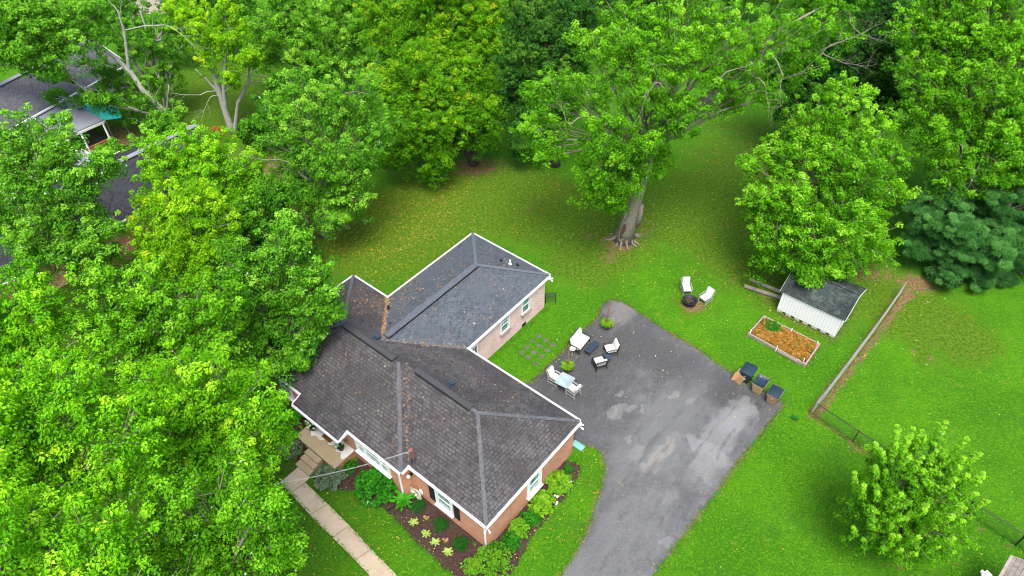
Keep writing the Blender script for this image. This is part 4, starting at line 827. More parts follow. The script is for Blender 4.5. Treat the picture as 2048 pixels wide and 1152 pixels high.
def pipe(px, py, zg, hgt, r, mat):
    P = at(px, py, zg); u, v = (P-F0)@UU, (P-F0)@VV; P = h(u, v, zroof(u, v)); mb = MB(); mb.lathe(P-[0, 0, .05], [(.14, 0), (.13, .06), (r, .12), (r, hgt)], 10); mb.build('vent_pipe', mat, house)
pipe(777, 615, 3.7, .38, .07, M['black']); pipe(780, 647, 4.2, .22, .06, M['blueblack']); pipe(1002, 526, 3.5, .2, .08, M['black']); pipe(1020, 530, 3.5, .42, .05, M['white']); pipe(1035, 533, 3.4, .18, .10, M['black'])
P = at(827, 914, 3.55); u, v = (P-F0)@UU, (P-F0)@VV; P = h(u, v, zroof(u, v)); MT = P+[0, 0, .95]
mb = MB(); mb.lathe(P-[0, 0, .06], [(.2, 0), (.16, .05), (.05, .16)], 10); mb.build('mast_boot', M['black'], house)
mb = MB(); mb.tube([P, MT], .04, 8); mb.tube([MT, MT+[-.08, .02, .08], MT+[-.2, .0, .03]], .05, 8); mb.build('service_mast', plain('mast_paint', (.30, .06, .05), .6), house)
mb = MB(); Q = at(470, 978, 6.0); n = 20
for k in range(3):
    pts = [MT+(Q-MT)*t/n+np.array([0, 0, -.9*4*(t/n)*(1-t/n)*.5])+(np.array([math.cos(t*2.2+k*2.1), math.sin(t*2.2+k*2.1), math.sin(t*2.2+k*2.1)])*.02) for t in range(n+1)]
    mb.tube(pts, .005, 4)
tag(mb.build('service_cable', M['greymetal']), 'twisted grey power cable running from the roof mast into the trees', 'cable')
# porch
pr_ = thing('porch', h(11.5, -1.2), 'raised tan concrete porch with three steps and brick sides', 'porch')
mb = MB(); mb.prism(wpoly([(9.85, OH-D1-.004), (13.25, OH-D1-.004), (13.25, -1.86), (9.85, -1.86)]), 0, .56); mb.build('base', M['brick'], pr_, uv=True)
mb = MB(); mb.prism(wpoly([(9.80, OH-D1-.006), (13.30, OH-D1-.006), (13.30, -1.92), (9.80, -1.92)]), .563, .68); mb.build('slab', M['porchc'], pr_, bevel=.012)
mb = MB(); dp = [(9.83, -.40), (13.28, -.40), (13.2, -.98)]
for k in range(34): dp.append((13.1-3.2*k/34, -1.10+.10*math.sin(k*.9)+random.uniform(-.05, .05)-.12*math.sin(k*.22)))
dp += [(9.9, -1.25), (9.83, -1.0)]
mb.prism(wpoly(dp), .6805, .684); mb.build('dry_floor', plain('dry_concrete', (.55, .54, .51), .9, 0, .10, 8), pr_)
for i, (v0, v1, z) in enumerate(((-1.923, -2.27, .51), (-2.27, -2.62, .34), (-2.62, -3.0, .17))):
    mb = MB(); mb.prism(wpoly([(10.93, v0), (12.12, v0), (12.12, v1), (10.93, v1)]), 0, z); mb.build('step', M['porchc'], pr_, bevel=.012)
mb = MB(); c = h(11.68, -.76, .70); mb.box(c, (.74, .46, .022), ax=axf); mb.box(c+[0, 0, .012], (.62, .34, .006), ax=axf)
tag(mb.build('doormat', plain('coir', (.16, .07, .012), 1, 0, .5, 12)), 'brown coir doormat on the pale porch floor', 'mat')
# ------------------------------------------------------------------ plants around the house
def quick_leaves(name, P, T, R, tt, per, ll, mat, parent, **k):
    C, N_, D, L, Wd, ti = tufts_to_leaves(np.array(T), np.array(R), np.array(tt), per, ll, **k); C[:, 2] = np.maximum(C[:, 2], P[2]+.02)
    return leaf_mesh(name, C, N_, D, L, Wd, ti, M[mat], parent)
def bush(name, px, py, r, hgt, mat, label, cat='shrub', n=26, per=16, ll=.13, tint=.45, group=None, flowers=None, z0=0, flat=.8, droop=.4, tr=.22):
    P = at(px, py, z0+hgt*.35); P[2] = z0
    root = thing(name, P, label, cat, group); T = []; R = []; tt = []; st = MB()
    for i in range(n):
        a = random.uniform(0, 6.283); q = math.sqrt(random.random()); zz = hgt*math.sqrt(max(0, 1-q*q*.8))*random.uniform(.75, 1.05)
        t = P+[r*q*math.cos(a), r*q*math.sin(a), max(.06, zz-tr*.5)]; T.append(t); R.append(tr*random.uniform(.7, 1.15)); tt.append(tint+random.gauss(0, .08))
        if i % 2 == 0: st.tube([P+[r*.15*math.cos(a), r*.15*math.sin(a), 0], (P+t)/2+[0, 0, .05], t], [.02, .015, .008], 4)
    for i in range(n//2): a = random.uniform(0, 6.283); q = random.random()*.8; T.append(P+[r*q*math.cos(a), r*q*math.sin(a), hgt*.4]); R.append(tr*1.2); tt.append(tint-.2)  # inner leaves tinted darker, painting the shade inside the bush
    quick_leaves('foliage', P, T, R, tt, per, ll, mat, root, flat=flat, droop=droop)
    st.build('stem', M['barkd'], root)
    if flowers:
        fm, cnt, fr = flowers; T2 = [T[i]+np.array([0, 0, R[i]*.75])+RNG.normal(size=3)*.05 for i in random.sample(range(n), min(n, cnt))]
        quick_leaves('blossom', P, T2, [fr]*len(T2), [.5]*len(T2), 12, .06, fm, root)
    return root
def rosette(name, px, py, r, hgt, mat, label, cat='plant', n=14, w_=.3, group=None, tint=.5, z0=0, parent=None, wid=.45):
    P = at(px, py, z0+hgt*.3) if parent is None else np.array(px); 
    if parent is None: P[2] = z0
    root = parent or thing(name, P, label, cat, group)
    C = []; N_ = []; D = []; L = []; Wd = []; ti = []
    for i in range(n):
        a = 6.283*i/n*2.6+random.uniform(-.3, .3); ring = .35+.65*(i/n); el = 1.1-.95*ring+random.uniform(-.1, .1); d = np.array([math.cos(a)*math.cos(el), math.sin(a)*math.cos(el), math.sin(el)])
        for s, (f, sc) in enumerate(((.42, .8), (.75, .72))):
            dd = d-[0, 0, .35*s]; C.append(P+d*r*f*ring+[0, 0, hgt*(.35-.1*s)]); D.append(dd); N_.append(np.array([-d[0]*.5, -d[1]*.5, 1.])); L.append(r*.62*sc); Wd.append(r*wid*sc); ti.append(tint+random.gauss(0, .12))
    leaf_mesh('leaves', np.array(C), np.array(N_), np.array(D), L, Wd, np.array(ti), M[mat], root, .12)
    if parent is None:
        st = MB(); st.lathe(P, [(.05, 0), (.04, hgt*.35)], 6); st.build('stem', M['shrubstem'], root)
    return root
M['shrubstem'] = plain('green_stem', (.06, .14, .03), .8)
k2 = lambda x, y: (x/2.926+520, y/2.926+780)
def kb(nm, x, y, *a, **k): px, py = k2(x, y); return bush(nm, px, py, *a, **k)
kb('hydrangea', 680, 560, 1.12, 1.25, 'shrub', 'big mid green leafy hydrangea under the wide front window', n=70, per=20, ll=.20, tr=.27, tint=.46)
kb('shrub', 525, 450, .42, .5, 'shrub', 'small green shrub at the inner corner right of the porch', n=14, ll=.12, tint=.4)
kb('lavender_bush', 412, 515, .85, .75, 'sage', 'grey green purple tinged bush right of the porch steps', n=46, per=26, ll=.16, tr=.24, droop=-.4)
kb('lavender_bush', 180, 320, .75, .9, 'sage', 'grey green purple tinged bush left of the porch steps', n=44, per=26, ll=.16, tr=.24, droop=-.4)
kb('boxwood', 1055, 790, .42, .55, 'box', 'dark clipped round boxwood below the shuttered window', n=40, per=34, ll=.05, tr=.13, tint=.5, group='clipped boxwoods in the front bed')
kb('boxwood', 1177, 900, .42, .55, 'box', 'dark clipped round boxwood nearest the front corner downspout', n=40, per=34, ll=.05, tr=.13, tint=.5, group='clipped boxwoods in the front bed')
kb('boxwood', 932, 682, .38, .5, 'box', 'dark clipped round boxwood beneath the coiled hose', n=36, per=34, ll=.05, tr=.13, tint=.5, group='clipped boxwoods in the front bed')
kb('hydrangea', 1745, 540, .66, .85, 'hyd', 'yellow green hydrangea with browning white blooms nearest the driveway', n=40, per=16, ll=.19, tr=.24, tint=.5)
kb('hydrangea', 1652, 662, .68, .85, 'hyd', 'second yellow green hydrangea below the side window', n=40, per=16, ll=.19, tr=.24, tint=.52)
kb('shrub', 1588, 752, .48, .6, 'shrub', 'darker green shrub between the yellow green ones on the side wall', n=26, ll=.15, tint=.42)
kb('hydrangea', 1513, 815, .48, .8, 'hyd', 'small speckled yellow green shrub nearer the front corner', n=24, ll=.15, tint=.45)
kb('shrub', 1466, 885, .5, .6, 'shrub', 'dark green shrub closest to the front corner on the side wall', n=26, ll=.14, tint=.36)
kb('shrub', 1805, 462, .26, .45, 'shrub', 'tiny green shrub at the far end of the side bed', n=10, ll=.12, tint=.42)
kb('shrub', 1370, 940, .5, .6, 'shrub', 'dark shrub tucked against the brick corner', n=20, ll=.13, tint=.32)
bush('forsythia', 985, 1126, 1.0, 1.3, 'hyd', 'large open lime green bush at the front corner on the bottom edge', n=95, per=12, ll=.12, tr=.22, tint=.40)
bush('forsythia', 938, 1135, .45, .8, 'hyd', 'narrow yellow green sprig left of the large lime bush', n=16, per=12, ll=.12, tr=.2, tint=.42)
kb('shrub', 130, 140, .6, .7, 'box', 'dark bush at the back of the bed left of the porch', n=22, ll=.12, tint=.7)
kb('shrub', 165, 215, .25, .3, 'hyd', 'small lime plant in the bed left of the porch', n=8, ll=.1, tint=.4)
for (x, y) , r, lab, mt, n, ti in (((838, 650), .95, 'big paddle leaved green plant under the wall lamp', 'shrub', 22, .62), ((215, 160), .85, 'broad leaved green plant left of the porch', 'shrub', 20, .45), ((228, 372), .5, 'spiky pale green lily beside the porch steps', 'hosta', 18, .05)):
    px, py = k2(x, y); rosette('leafy_plant', px, py, r, .75, mt, lab, n=n, tint=ti, wid=.3 if ti > .2 else .1)
for (x, y), lab in (((900, 778), 'variegated pale hosta farthest from the corner in the front bed'), ((972, 845), 'variegated pale hosta second along the front bed'), ((1027, 893), 'variegated pale hosta third along the front bed'), ((1100, 950), 'variegated pale hosta nearest the corner in the front bed')):
    px, py = k2(x, y); rosette('hosta', px, py, .36, .3, 'hosta', lab, 'hosta', n=18, group='variegated hostas in the front bed', tint=.45, wid=.4)
for (x, y), lab in (((975, 755), 'small plant with pink blooms above the pale hostas'), ((1088, 885), 'small plant with pink blooms between hosta and boxwood')):
    px, py = k2(x, y); r_ = rosette('flowering_plant', px, py, .26, .25, 'hyd', lab, n=12, tint=.4, wid=.2); P = root_loc(r_)
    quick_leaves('blossom', P, [P+[.1, 0, .3], P+[-.1, .05, .26], P+[0, -.1, .28]], [.07]*3, [.5]*3, 8, .07, 'pinkfl', r_)
for (x, y), lab in (((1258, 905), 'sprig near the corner downspout'), ((1820, 500), 'straggly yellow perennial at the end of the side bed')):
    px, py = k2(x, y); rosette('small_plant', px, py, .24, .25, 'hyd', lab, n=9, tint=.3, wid=.15)
for (x, y), lab in (((1730, 670), 'white flower clump at the lawn edge of the side bed'), ((1735, 630), 'white flower clump behind the other in the side bed'), ((1808, 545), 'white bloom cluster against the yellow green hydrangea')):
    px, py = k2(x, y); P = at(px, py); r_ = rosette('white_flower', px, py, .2, .2, 'shrub', lab, 'flower', n=7, wid=.15)
    quick_leaves('blossom', P, [P+[.08, 0, .2], P+[-.08, .06, .18], P+[0.02, -.1, .22]], [.07]*3, [.5]*3, 9, .07, 'whitefl', r_)
# planters of white flowers on the porch
def planter(px, py, z, label, mat='shrub', fl=True):
    P = at(px, py, z+.3); P[2] = z; r_ = thing('flower_pot', P, label, 'planter'); mb = MB(); mb.lathe(P, [(.13, 0), (.2, .26), (.22, .28), (.22, .31), (.19, .31), (.18, .24)], 16); mb.build('pot', M['terra'], r_)
    T = [P+[random.gauss(0, .16), random.gauss(0, .16), .42+random.uniform(0, .2)] for _ in range(16)]
    quick_leaves('foliage', P, T, [.13]*16, [.45]*16, 12, .10, mat, r_)
    if fl: T2 = [t+[random.gauss(0, .06), random.gauss(0, .06), .10] for t in T[:13]]; quick_leaves('blossom', P, T2, [.07]*len(T2), [.5]*len(T2), 9, .07, 'whitefl', r_)
planter(681, 893, .684, 'pot of white flowers at the right end of the porch'); planter(624, 853, .684, 'pot of green plants with few white flowers at the left porch end', 'hyd')
# solar globes, hose, drain pipe, splash block
for px, py, lab in ((726.5, 972, 'white solar globe light in front of the big hydrangea'), (734.5, 1005, 'white solar globe light at the lawn edge of the bed')):
    P = at(px, py, .35); P[2] = 0; r_ = thing('garden_light', P, lab, 'light'); mb = MB(); mb.tube([P, P+[0, 0, .3]], .012, 6); mb.build('stake', M['greymetal'], r_)
    mb = MB(); mb.lathe(P+[0, 0, .38], [(.03, -.09), (.085, -.05), (.1, 0), (.085, .05), (.03, .09)], 14); mb.build('globe', plain('frosted_globe', (.70, .86, .88), .3), r_, smooth=True)
P = h(5.15, OH-.2, .62); mb = MB()
for q in range(7):
    rr = .26+.03*q*random.uniform(.8, 1.2); mb.tube([P+UU*rr*math.cos(t)+np.array([0, 0, rr*.95*math.sin(t)])-VV*(.02*q)+RNG.normal(size=3)*.008 for t in np.linspace(0, 6.283, 22)], .017, 5, False)
mb.tube([P-[0, 0, .3], P+UU*.3-VV*.2-[0, 0, .5], P+UU*.7-VV*.5-[0, 0, .6]], .017, 5)
tag(mb.build('garden_hose', M['hose']), 'beige garden hose coiled on the front brick wall', 'hose')
a, b = at(775, 1022, .06), at(791, 1011, .06); mb = MB(); n = 20
for k in range(n): mb.tube([a+(b-a)*k/n, a+(b-a)*(k+.8)/n], [.065, .055], 8)
tag(mb.build('drain_pipe', M['rubber']), 'black corrugated drain pipe end lying in the mulch', 'pipe')
a = [at(*k2(x, y), .05) for x, y in ((108, 262), (150, 240), (205, 236), (240, 240))]; mb = MB(); mb.tube(a, .05, 8)
tag(mb.build('drain_pipe', M['rubber']), 'long black drain pipe curving beside the left end of the porch', 'pipe')
q = [at(*k2(x, y), .12) for x, y in ((1838, 350), (1860, 303), (1888, 320), (1858, 350))]; c = at(1156, 892, .09); mb = MB(); mb.box(c, (.72, .40, .05), ax=axf); 
for s in (-1, 1): mb.box(c+VV*s*.18+[0, 0, .05], (.72, .05, .08), ax=axf)
mb.box(c+UU*.34+[0, 0, .06], (.04, .36, .12), ax=axf)
tag(mb.build('splash_block', M['teal'], bevel=.01), 'teal plastic splash block at the driveway corner of the house', 'splash block')
# black plant stand by the rear corner
P = at(1101, 607); r_ = thing('plant_stand', P, 'thin black metal stand at the rear corner of the pink brick wing', 'stand'); mb = MB()
for s in (-.35, .35):
    mb.tube([P+[s, 0, 0], P+[s, .25, .75]], .02, 6); mb.tube([P+[s, .5, 0], P+[s, .25, .75]], .02, 6)
mb.build('leg', M['black'], r_); mb = MB()
for z in (.25, .5, .75): mb.tube([P+[-.4, z*.33, z], P+[.4, z*.33, z]], .02, 6); mb.tube([P+[-.4, .5-z*.33, z*.9], P+[.4, .5-z*.33, z*.9]], .018, 6)
mb.build('rail', M['black'], r_)
# ------------------------------------------------------------------ patio furniture
def fitrect(pts, z):
    q = [at(x, y, z) for x, y in pts]; c = sum(q)/4; a = ((q[1]-q[0])+(q[2]-q[3]))/2; b = ((q[2]-q[1])+(q[3]-q[0]))/2
    return c, math.atan2(a[1], a[0]), np.linalg.norm(a[:2]), np.linalg.norm(b[:2])
def seat_set(name, label, cat, loc, rz, width=.72, nb=1, metal='black', group=None, sh=.36, bh=.88, thin=False):
    """chair facing local +Y"""
    r_ = thing(name, loc, label, cat, group, rz); w2 = width/2; t = .022 if thin else .032
    fr = MB()
    for s in (-1, 1):
        x = s*w2
        fr.tube([(x, .36, 0), (x, .36, sh+.2), (x, .28, sh+.25), (x*1.02, -.2, sh+.26), (x, -.34, sh+.16)], t, 6)
        fr.tube([(x, -.40, 0), (x, -.33, sh), (x, -.47, bh)], t, 6)
        fr.tube([(x, .36, sh-.05), (x, -.34, sh-.05)], t*.8, 6); fr.tube([(x, .36, .10), (x, -.38, .10)], t*.6, 5)
        for q in (-.1, .12): fr.tube([(x, q, sh-.05), (x, q, sh+.24)], t*.5, 5)
    fr.tube([(-w2, -.47, bh), (-w2*.6, -.49, bh+.05), (w2*.6, -.49, bh+.05), (w2, -.47, bh)], t, 6)
    for y in (-.34, .34): fr.tube([(-w2, y, sh-.05), (w2, y, sh-.05)], t*.8, 6)
    n = int(width/.11)
    for k in range(1, n): x = -w2+width*k/n; fr.tube([(x, -.34, sh-.03), (x, -.485, bh+.03)], .008, 4)
    fr.build('frame', M[metal], r_, True)
    for k in range(nb):
        cw = (width-.06)/nb; x = -width/2+.03+cw*(k+.5)
        sc = MB(); sc.box((x, .03, sh+.05), (cw-.015, .68, .13)); sc.build('seat_cushion', M['cushion'], r_, True, bevel=.045, smooth=True)
        a = .26; ay = np.array([0, -math.sin(a), math.cos(a)]); az = np.array([0, math.cos(a), math.sin(a)])
        bc = MB(); bc.box((x, -.325, sh+.37), (cw-.02, .54, .13), ax=(np.array([1., 0, 0]), ay, az)); bc.build('back_cushion', M['cushion'], r_, True, bevel=.045, smooth=True)
    return r_
def facing(p, q): a, b = at(*p), at(*q); d = b-a; return math.atan2(d[1], d[0])-math.pi/2
AB = math.atan2(-UU[1], -UU[0])-math.pi/2        # facing right-down along the house front
P = at(1160, 684, .4)
seat_set('loveseat', 'cream cushioned two seat loveseat with black frame at the pad edge', 'loveseat', (P[0], P[1], .015), AB+.08, 1.42, 2)
P = at(1222, 697, .4); seat_set('armchair', 'cream cushioned armchair facing left behind the small round side table', 'armchair', (P[0], P[1], .015), facing((1232, 694), (1205, 699)), group='cream patio armchairs', width=.74)
P = at(1199, 724, .4); seat_set('armchair', 'cream cushioned armchair seen from behind facing the coffee table', 'armchair', (P[0], P[1], .015), facing((1203, 731), (1194, 714)), group='cream patio armchairs', width=.74)
def slab_table(name, label, quad, z, metal, topmat, hole=False, lat=False):
    c, ang, lx, ly = fitrect(quad, z); r_ = thing(name, (c[0], c[1], .015), label, 'table', rz=ang); z -= .015
    mb = MB()
    if lat:
        mb.box((0, 0, z), (lx-.06, ly-.06, .018)); n = 9
        for k in range(n+1): mb.box((-lx/2+lx*k/n, 0, z+.012), (.02, ly-.05, .012))
        m2 = 5
        for k in range(m2+1): mb.box((0, -ly/2+ly*k/m2, z+.019), (lx-.05, .02, .012))
        mb.box((0, 0, z-.03), (lx, ly, .04))
    else: mb.box((0, 0, z), (lx-.05, ly-.05, .014))
    mb.build('table_top', M[topmat], r_, True)
    mb = MB()
    for s in (-1, 1): mb.box((s*lx/2, 0, z-.005), (.04, ly+.04, .035)); mb.box((0, s*ly/2, z-.005), (lx-.04, .04, .035))
    mb.build('rim', M[metal], r_, True)
    for sx in (-1, 1):
        for sy in (-1, 1):
            mb = MB(); mb.tube([(sx*(lx/2-.04), sy*(ly/2-.04), z-.02), (sx*(lx/2-.07), sy*(ly/2-.07), z*.5), (sx*(lx/2-.02), sy*(ly/2-.02), 0)], .022, 6); mb.build('leg', M[metal], r_, True)
    if hole: mb = MB(); mb.lathe((0, 0, z+.008), [(.035, 0), (.035, .006)], 12); mb.build('umbrella_hole', M['black'], r_, True)
    return r_
slab_table('coffee_table', 'blue black lattice topped coffee table between loveseat and armchairs', [(1168.5, 699.8), (1188.5, 682), (1198.6, 686.8), (1179.8, 706.8)], .42, 'blueblack', 'blueblack', lat=True)
slab_table('dining_table', 'square frosted glass dining table with an umbrella hole', [(1113, 763), (1125.5, 742.4), (1149.8, 758.3), (1130.3, 778.8)], .72, 'greymetal', 'tableglass', hole=True)
P = at(1110.5, 756, .4); P2_ = at(1146, 779, .4)
seat_set('dining_chair', 'cream high backed chair at the house end of the glass table', 'chair', (P[0], P[1], .015), AB+.03, .60, 1, 'greymetal', 'cream chairs at the glass table', .42, 1.0)
seat_set('dining_chair', 'cream chair tucked at the driveway end of the glass table', 'chair', (P2_[0], P2_[1], .015), AB+math.pi-.1, .60, 1, 'greymetal', 'cream chairs at the glass table', .42, .9)
P = at(1373, 575, .4); seat_set('lawn_chair', 'white cushioned chair on the grass facing the fire pit from behind', 'chair', (P[0], P[1], 0), math.pi+.08, .62, 1, 'greymetal', 'white chairs by the fire pit', .38, .95, True)
P = at(1412, 594, .4); seat_set('lawn_chair', 'white cushioned chair on the grass turned left beside the fire pit', 'chair', (P[0], P[1], 0), facing((1424, 585), (1403, 599)), .62, 1, 'greymetal', 'white chairs by the fire pit', .38, .92, True)
def round_table(px, py, z, r, label, mat):
    P = at(px, py, z); P[2] = .015; r_ = thing('side_table', P, label, 'side table'); mb = MB(); mb.lathe(P+[0, 0, z-.015], [(r*.9, -.03), (r, -.02), (r, 0), (r*.92, .004), (r*.9, -.004)], 24); mb.build('table_top', M[mat], r_)
    for k in range(3):
        a = 2.1*k+.4; d = np.array([math.cos(a), math.sin(a), 0]); mb = MB(); mb.tube([P+d*r*.8+[0, 0, z-.03], P+d*r*.35+[0, 0, z*.5], P+d*r*.95], .014, 5); mb.build('leg', M[mat if mat != 'whiteT' else 'white'], r_)
round_table(1216, 713, .5, .24, 'dark blue round side table between the two cream armchairs', 'blueblack')
round_table(1145, 697, .5, .20, 'small white round side table at the end of the loveseat', 'offwhite')
# post planters
for (bx, by), (tx, ty), lab in (((1213, 655), (1215, 614), 'tub of yellow green spiky plants around a wooden post near the pad tip'), ((1135, 740), (1139, 691), 'tub of yellow green spiky plants around a wooden post by the dining table')):
    P = at(bx, by); P[2] = .015; d = ray(tx, ty); lo, hi = .5, 4.0
    r_ = thing('post_planter', P, lab, 'planter', 'planters with string light posts')
    mb = MB(); mb.lathe(P, [(.24, 0), (.34, .34), (.37, .36), (.37, .40), (.33, .40), (.31, .33)], 20); mb.build('pot', M['terra'], r_)
    mb = MB(); mb.lathe(P+[0, 0, .3], [(.30, 0), (.3, .03)], 16); mb.build('soil', M['soil'], r_)
    best = min(np.arange(1.2, 3.2, .02), key=lambda z: abs(ty-(576-FPX*((P+[0, 0, z]-[0, 0, HC])@up)/((P+[0, 0, z]-[0, 0, HC])@fw))))
    mb = MB(); mb.box(P+[0, 0, best/2+.1], (.09, .09, best-.2)); mb.build('post', M['postwood'], r_, bevel=.008)
    C = []; N_ = []; D = []; n = 190
    A = RNG.random(n)*6.283; E_ = .25+RNG.random(n)*.9; d = np.stack([np.cos(A)*np.cos(E_), np.sin(A)*np.cos(E_), np.sin(E_)], 1)
    C = P+np.array([0, 0, .38])+d*(.16+.16*RNG.random((n, 1)))+np.stack([np.cos(A)*.08, np.sin(A)*.08, np.zeros(n)], 1); leaf_mesh('foliage', C, np.array([0, 0, 1.])+d*.1+RNG.normal(size=(n, 3))*.2, d, .30+.16*RNG.random(n), .05, .35+.5*RNG.random(n), M['hyd'], r_)
# fire pit
P = at(1379, 604, .2); P[2] = 0; r_ = thing('fire_pit', P, 'round black metal fire pit bowl with charred sticks on scorched soil', 'fire pit')
mb = MB(); n = 24; mb.lathe(P+[0, 0, .16], [(.10, 0), (.34, .06), (.46, .2), (.54, .24), (.54, .26), (.44, .23), (.33, .1), (.02, .04)], n); mb.build('bowl', M['black'], r_, smooth=False)
mb = MB(); mb.lathe(P, [(.44, 0), (.44, .14), (.40, .14), (.40, 0)], 20); mb.build('base_ring', M['rust'], r_)
mb = MB()
for k in range(12): a = random.uniform(0, 6.28); c = P+[random.uniform(-.15, .15), random.uniform(-.15, .15), .27+random.uniform(0, .08)]; d = np.array([math.cos(a), math.sin(a), random.uniform(-.1, .25)])*random.uniform(.12, .26); mb.tube([c-d, c+d], [.025, .018], 5)
mb.build('firewood', M['rust'], r_)
# pavers
T3p = [(125, 378), (180, 408), (225, 438), (85, 415), (135, 447), (185, 475), (45, 455), (95, 490), (148, 518), (12, 490), (55, 525), (108, 563)]
names_ = ['far corner', 'far side middle', 'pad side far corner', 'house side second row', 'centre second row', 'pad side second row', 'house side third row', 'centre third row', 'pad side third row', 'house side near corner', 'near row middle', 'pad side near corner']
for (x, y), nm in zip(T3p, names_):
    P = at(*T3(x, y)); mb = MB(); n = 18; mb.lathe((P[0], P[1], -.03), [(.21, 0), (.215, .035), (.19, .042), (.05, .044)], 16)
    tag(mb.build('round_paver', M['paver']), 'round stone paver sunk in the grass beside the pink brick wing, ' + nm, 'paver', 'round pavers in the side lawn')
# ------------------------------------------------------------------ wheelie bins
def bin_(px, py, body, lid, label, op=False, sc=1.0):
    P = at(px, py, 1.0*sc); r_ = thing('wheelie_bin', (P[0], P[1], .014), label, 'bin', 'wheelie bins at the edge of the pad', AB2)
    mb = MB(); w0, d0, w1, d1, hh = .25*sc, .27*sc, .34*sc, .40*sc, .98*sc
    mb.add([(-w0, -d0, .03), (w0, -d0, .03), (w0, d0-.06, .03), (-w0, d0-.06, .03), (-w1, -d1, hh-.06-(.2 if op else 0)), (w1, -d1, hh-.06-(.2 if op else 0)), (w1, d1, hh-(.2 if op else 0)), (-w1, d1, hh-(.2 if op else 0))], [(3, 2, 1, 0), (4, 5, 6, 7), (0, 1, 5, 4), (1, 2, 6, 5), (2, 3, 7, 6), (3, 0, 4, 7)])
    mb.build('body', M[body], r_, True, bevel=.035)
    mb = MB(); mb.bar((-w1-.02, -d1-.02, hh-.09), (w1+.02, -d1-.02, hh-.09), .05, .06); mb.bar((-w1-.02, -d1, hh-.09), (-w1-.02, d1, hh-.03), .05, .06); mb.bar((w1+.02, -d1, hh-.09), (w1+.02, d1, hh-.03), .05, .06)
    mb.box((0, -d1+.045, hh*.66), (.26, .02, .11)); mb.bar((-.14, -d1+.07, hh*.5), (.14, -d1+.07, hh*.5), .03, .12)
    mb.build('rim', M[body], r_, True, bevel=.01)
    mb = MB(); mb.box((0, -d1+.028, hh*.68), (.16, .012, .03)); mb.build('label_plate', M['white'], r_, True)
    z = hh
    lm = MB(); n = 7; vs = []
    for j in range(n):
        for i in range(n):
            x = (i/(n-1)-.5)*2; y = (j/(n-1)-.5)*2; s = (.055*(1-x*x)*(1-y*y) if not op else -.10*(1-x**4)*(1-y**4)); vs.append((x*(w1+.03), y*(d1+.03), z+.02+s+y*.03))
    vs += [(x, y, zz-.05) for x, y, zz in vs]; fs = []
    for j in range(n-1):
        for i in range(n-1): a = j*n+i; fs.append((a, a+1, a+n+1, a+n)); b = a+n*n; fs.append((b+n, b+n+1, b+1, b))
    for i in range(n-1):
        for a, b in ((i, i+1), ((n-1)*n+i+1, (n-1)*n+i), ((i+1)*n, i*n), (i*n+n-1, (i+1)*n+n-1)): fs.append((a, a+n*n, b+n*n, b))
    lm.add(vs, fs); lm.build('lid', M[lid], r_, True, smooth=False)
    hb = MB(); hb.tube([(-w1, d1+.07, hh-.02), (w1, d1+.07, hh-.02)], .022, 8)
    for s in (-1, 0, 1): hb.box((s*w1*.7, d1+.04, hh), (.06, .09, .07))
    hb.build('handle', M[body if not op else body], r_, True)
    for s in (-1, 1):
        wb = MB(); wb.lathe((0, 0, 0), [(.125, -.03), (.13, 0), (.125, .03)], 16); wb.v = [(s*(w0+.04)+v[2], d0-.02+v[0], .13+v[1]) for v in wb.v]; wb.build('wheel', M['black'], r_, True)
    return r_
AB2 = math.atan2(VV[1], VV[0])-math.pi/2
bin_(1498, 738, 'binnavy', 'binnavy', 'dark navy wheelie bin leftmost beside the brown cardboard', sc=1.08)
bin_(1522.5, 762, 'bintan', 'binnavy', 'tan wheelie bin with a sunken dark lid between the other two bins', op=True, sc=1.02)
bin_(1551.5, 783, 'bintan2', 'binnavy', 'brown wheelie bin with a glossy blue black lid nearest the pad corner', sc=1.02)
P = at(1474, 762); r_ = thing('cardboard', (P[0], P[1], .014), 'folded brown cardboard and a white sheet leaning on the navy bin', 'cardboard', rz=AB2)
mb = MB()
for x, y, w_, hh, l1, l2, tw in ((-.12, -.05, .34, .85, .10, .12, .3), (.10, -.12, .26, .70, .10, -.05, -.3), (-.02, .12, .42, .80, .06, .05, .1), (-.2, .1, .2, .6, .05, -.1, .6)):
    c, s = math.cos(tw), math.sin(tw); a = np.array([c, s, 0])*w_/2; nrm = np.array([-s, c, 0])*.012
    rows = [np.array([x, y, 0]), np.array([x+l1*.5, y+l2*.3, hh*.5]), np.array([x+l1*1.8, y+l2, hh])]; vs = []
    for rw in rows: vs += [rw-a-nrm, rw+a*1.1-nrm, rw+a*1.1+nrm, rw-a+nrm]
    fs = [(3, 2, 1, 0), (8, 9, 10, 11)]+[(i*4+k, i*4+(k+1) % 4, i*4+4+(k+1) % 4, i*4+4+k) for i in range(2) for k in range(4)]
    mb.add(vs, fs)
mb.v = [(v[0]*1.25, v[1]*1.25, v[2]*1.2) for v in mb.v]; mb.build('sheet', M['card'], r_, True); mb = MB(); mb.box((.16, .18, .78), (.34, .03, .42), ax=(np.array([.8, .3, .3]), np.array([-.35, .93, 0]), np.array([-.3, 0, .95]))); mb.build('sheet', M['white'], r_, True)['label'] = 'white sheet among the brown cardboard'
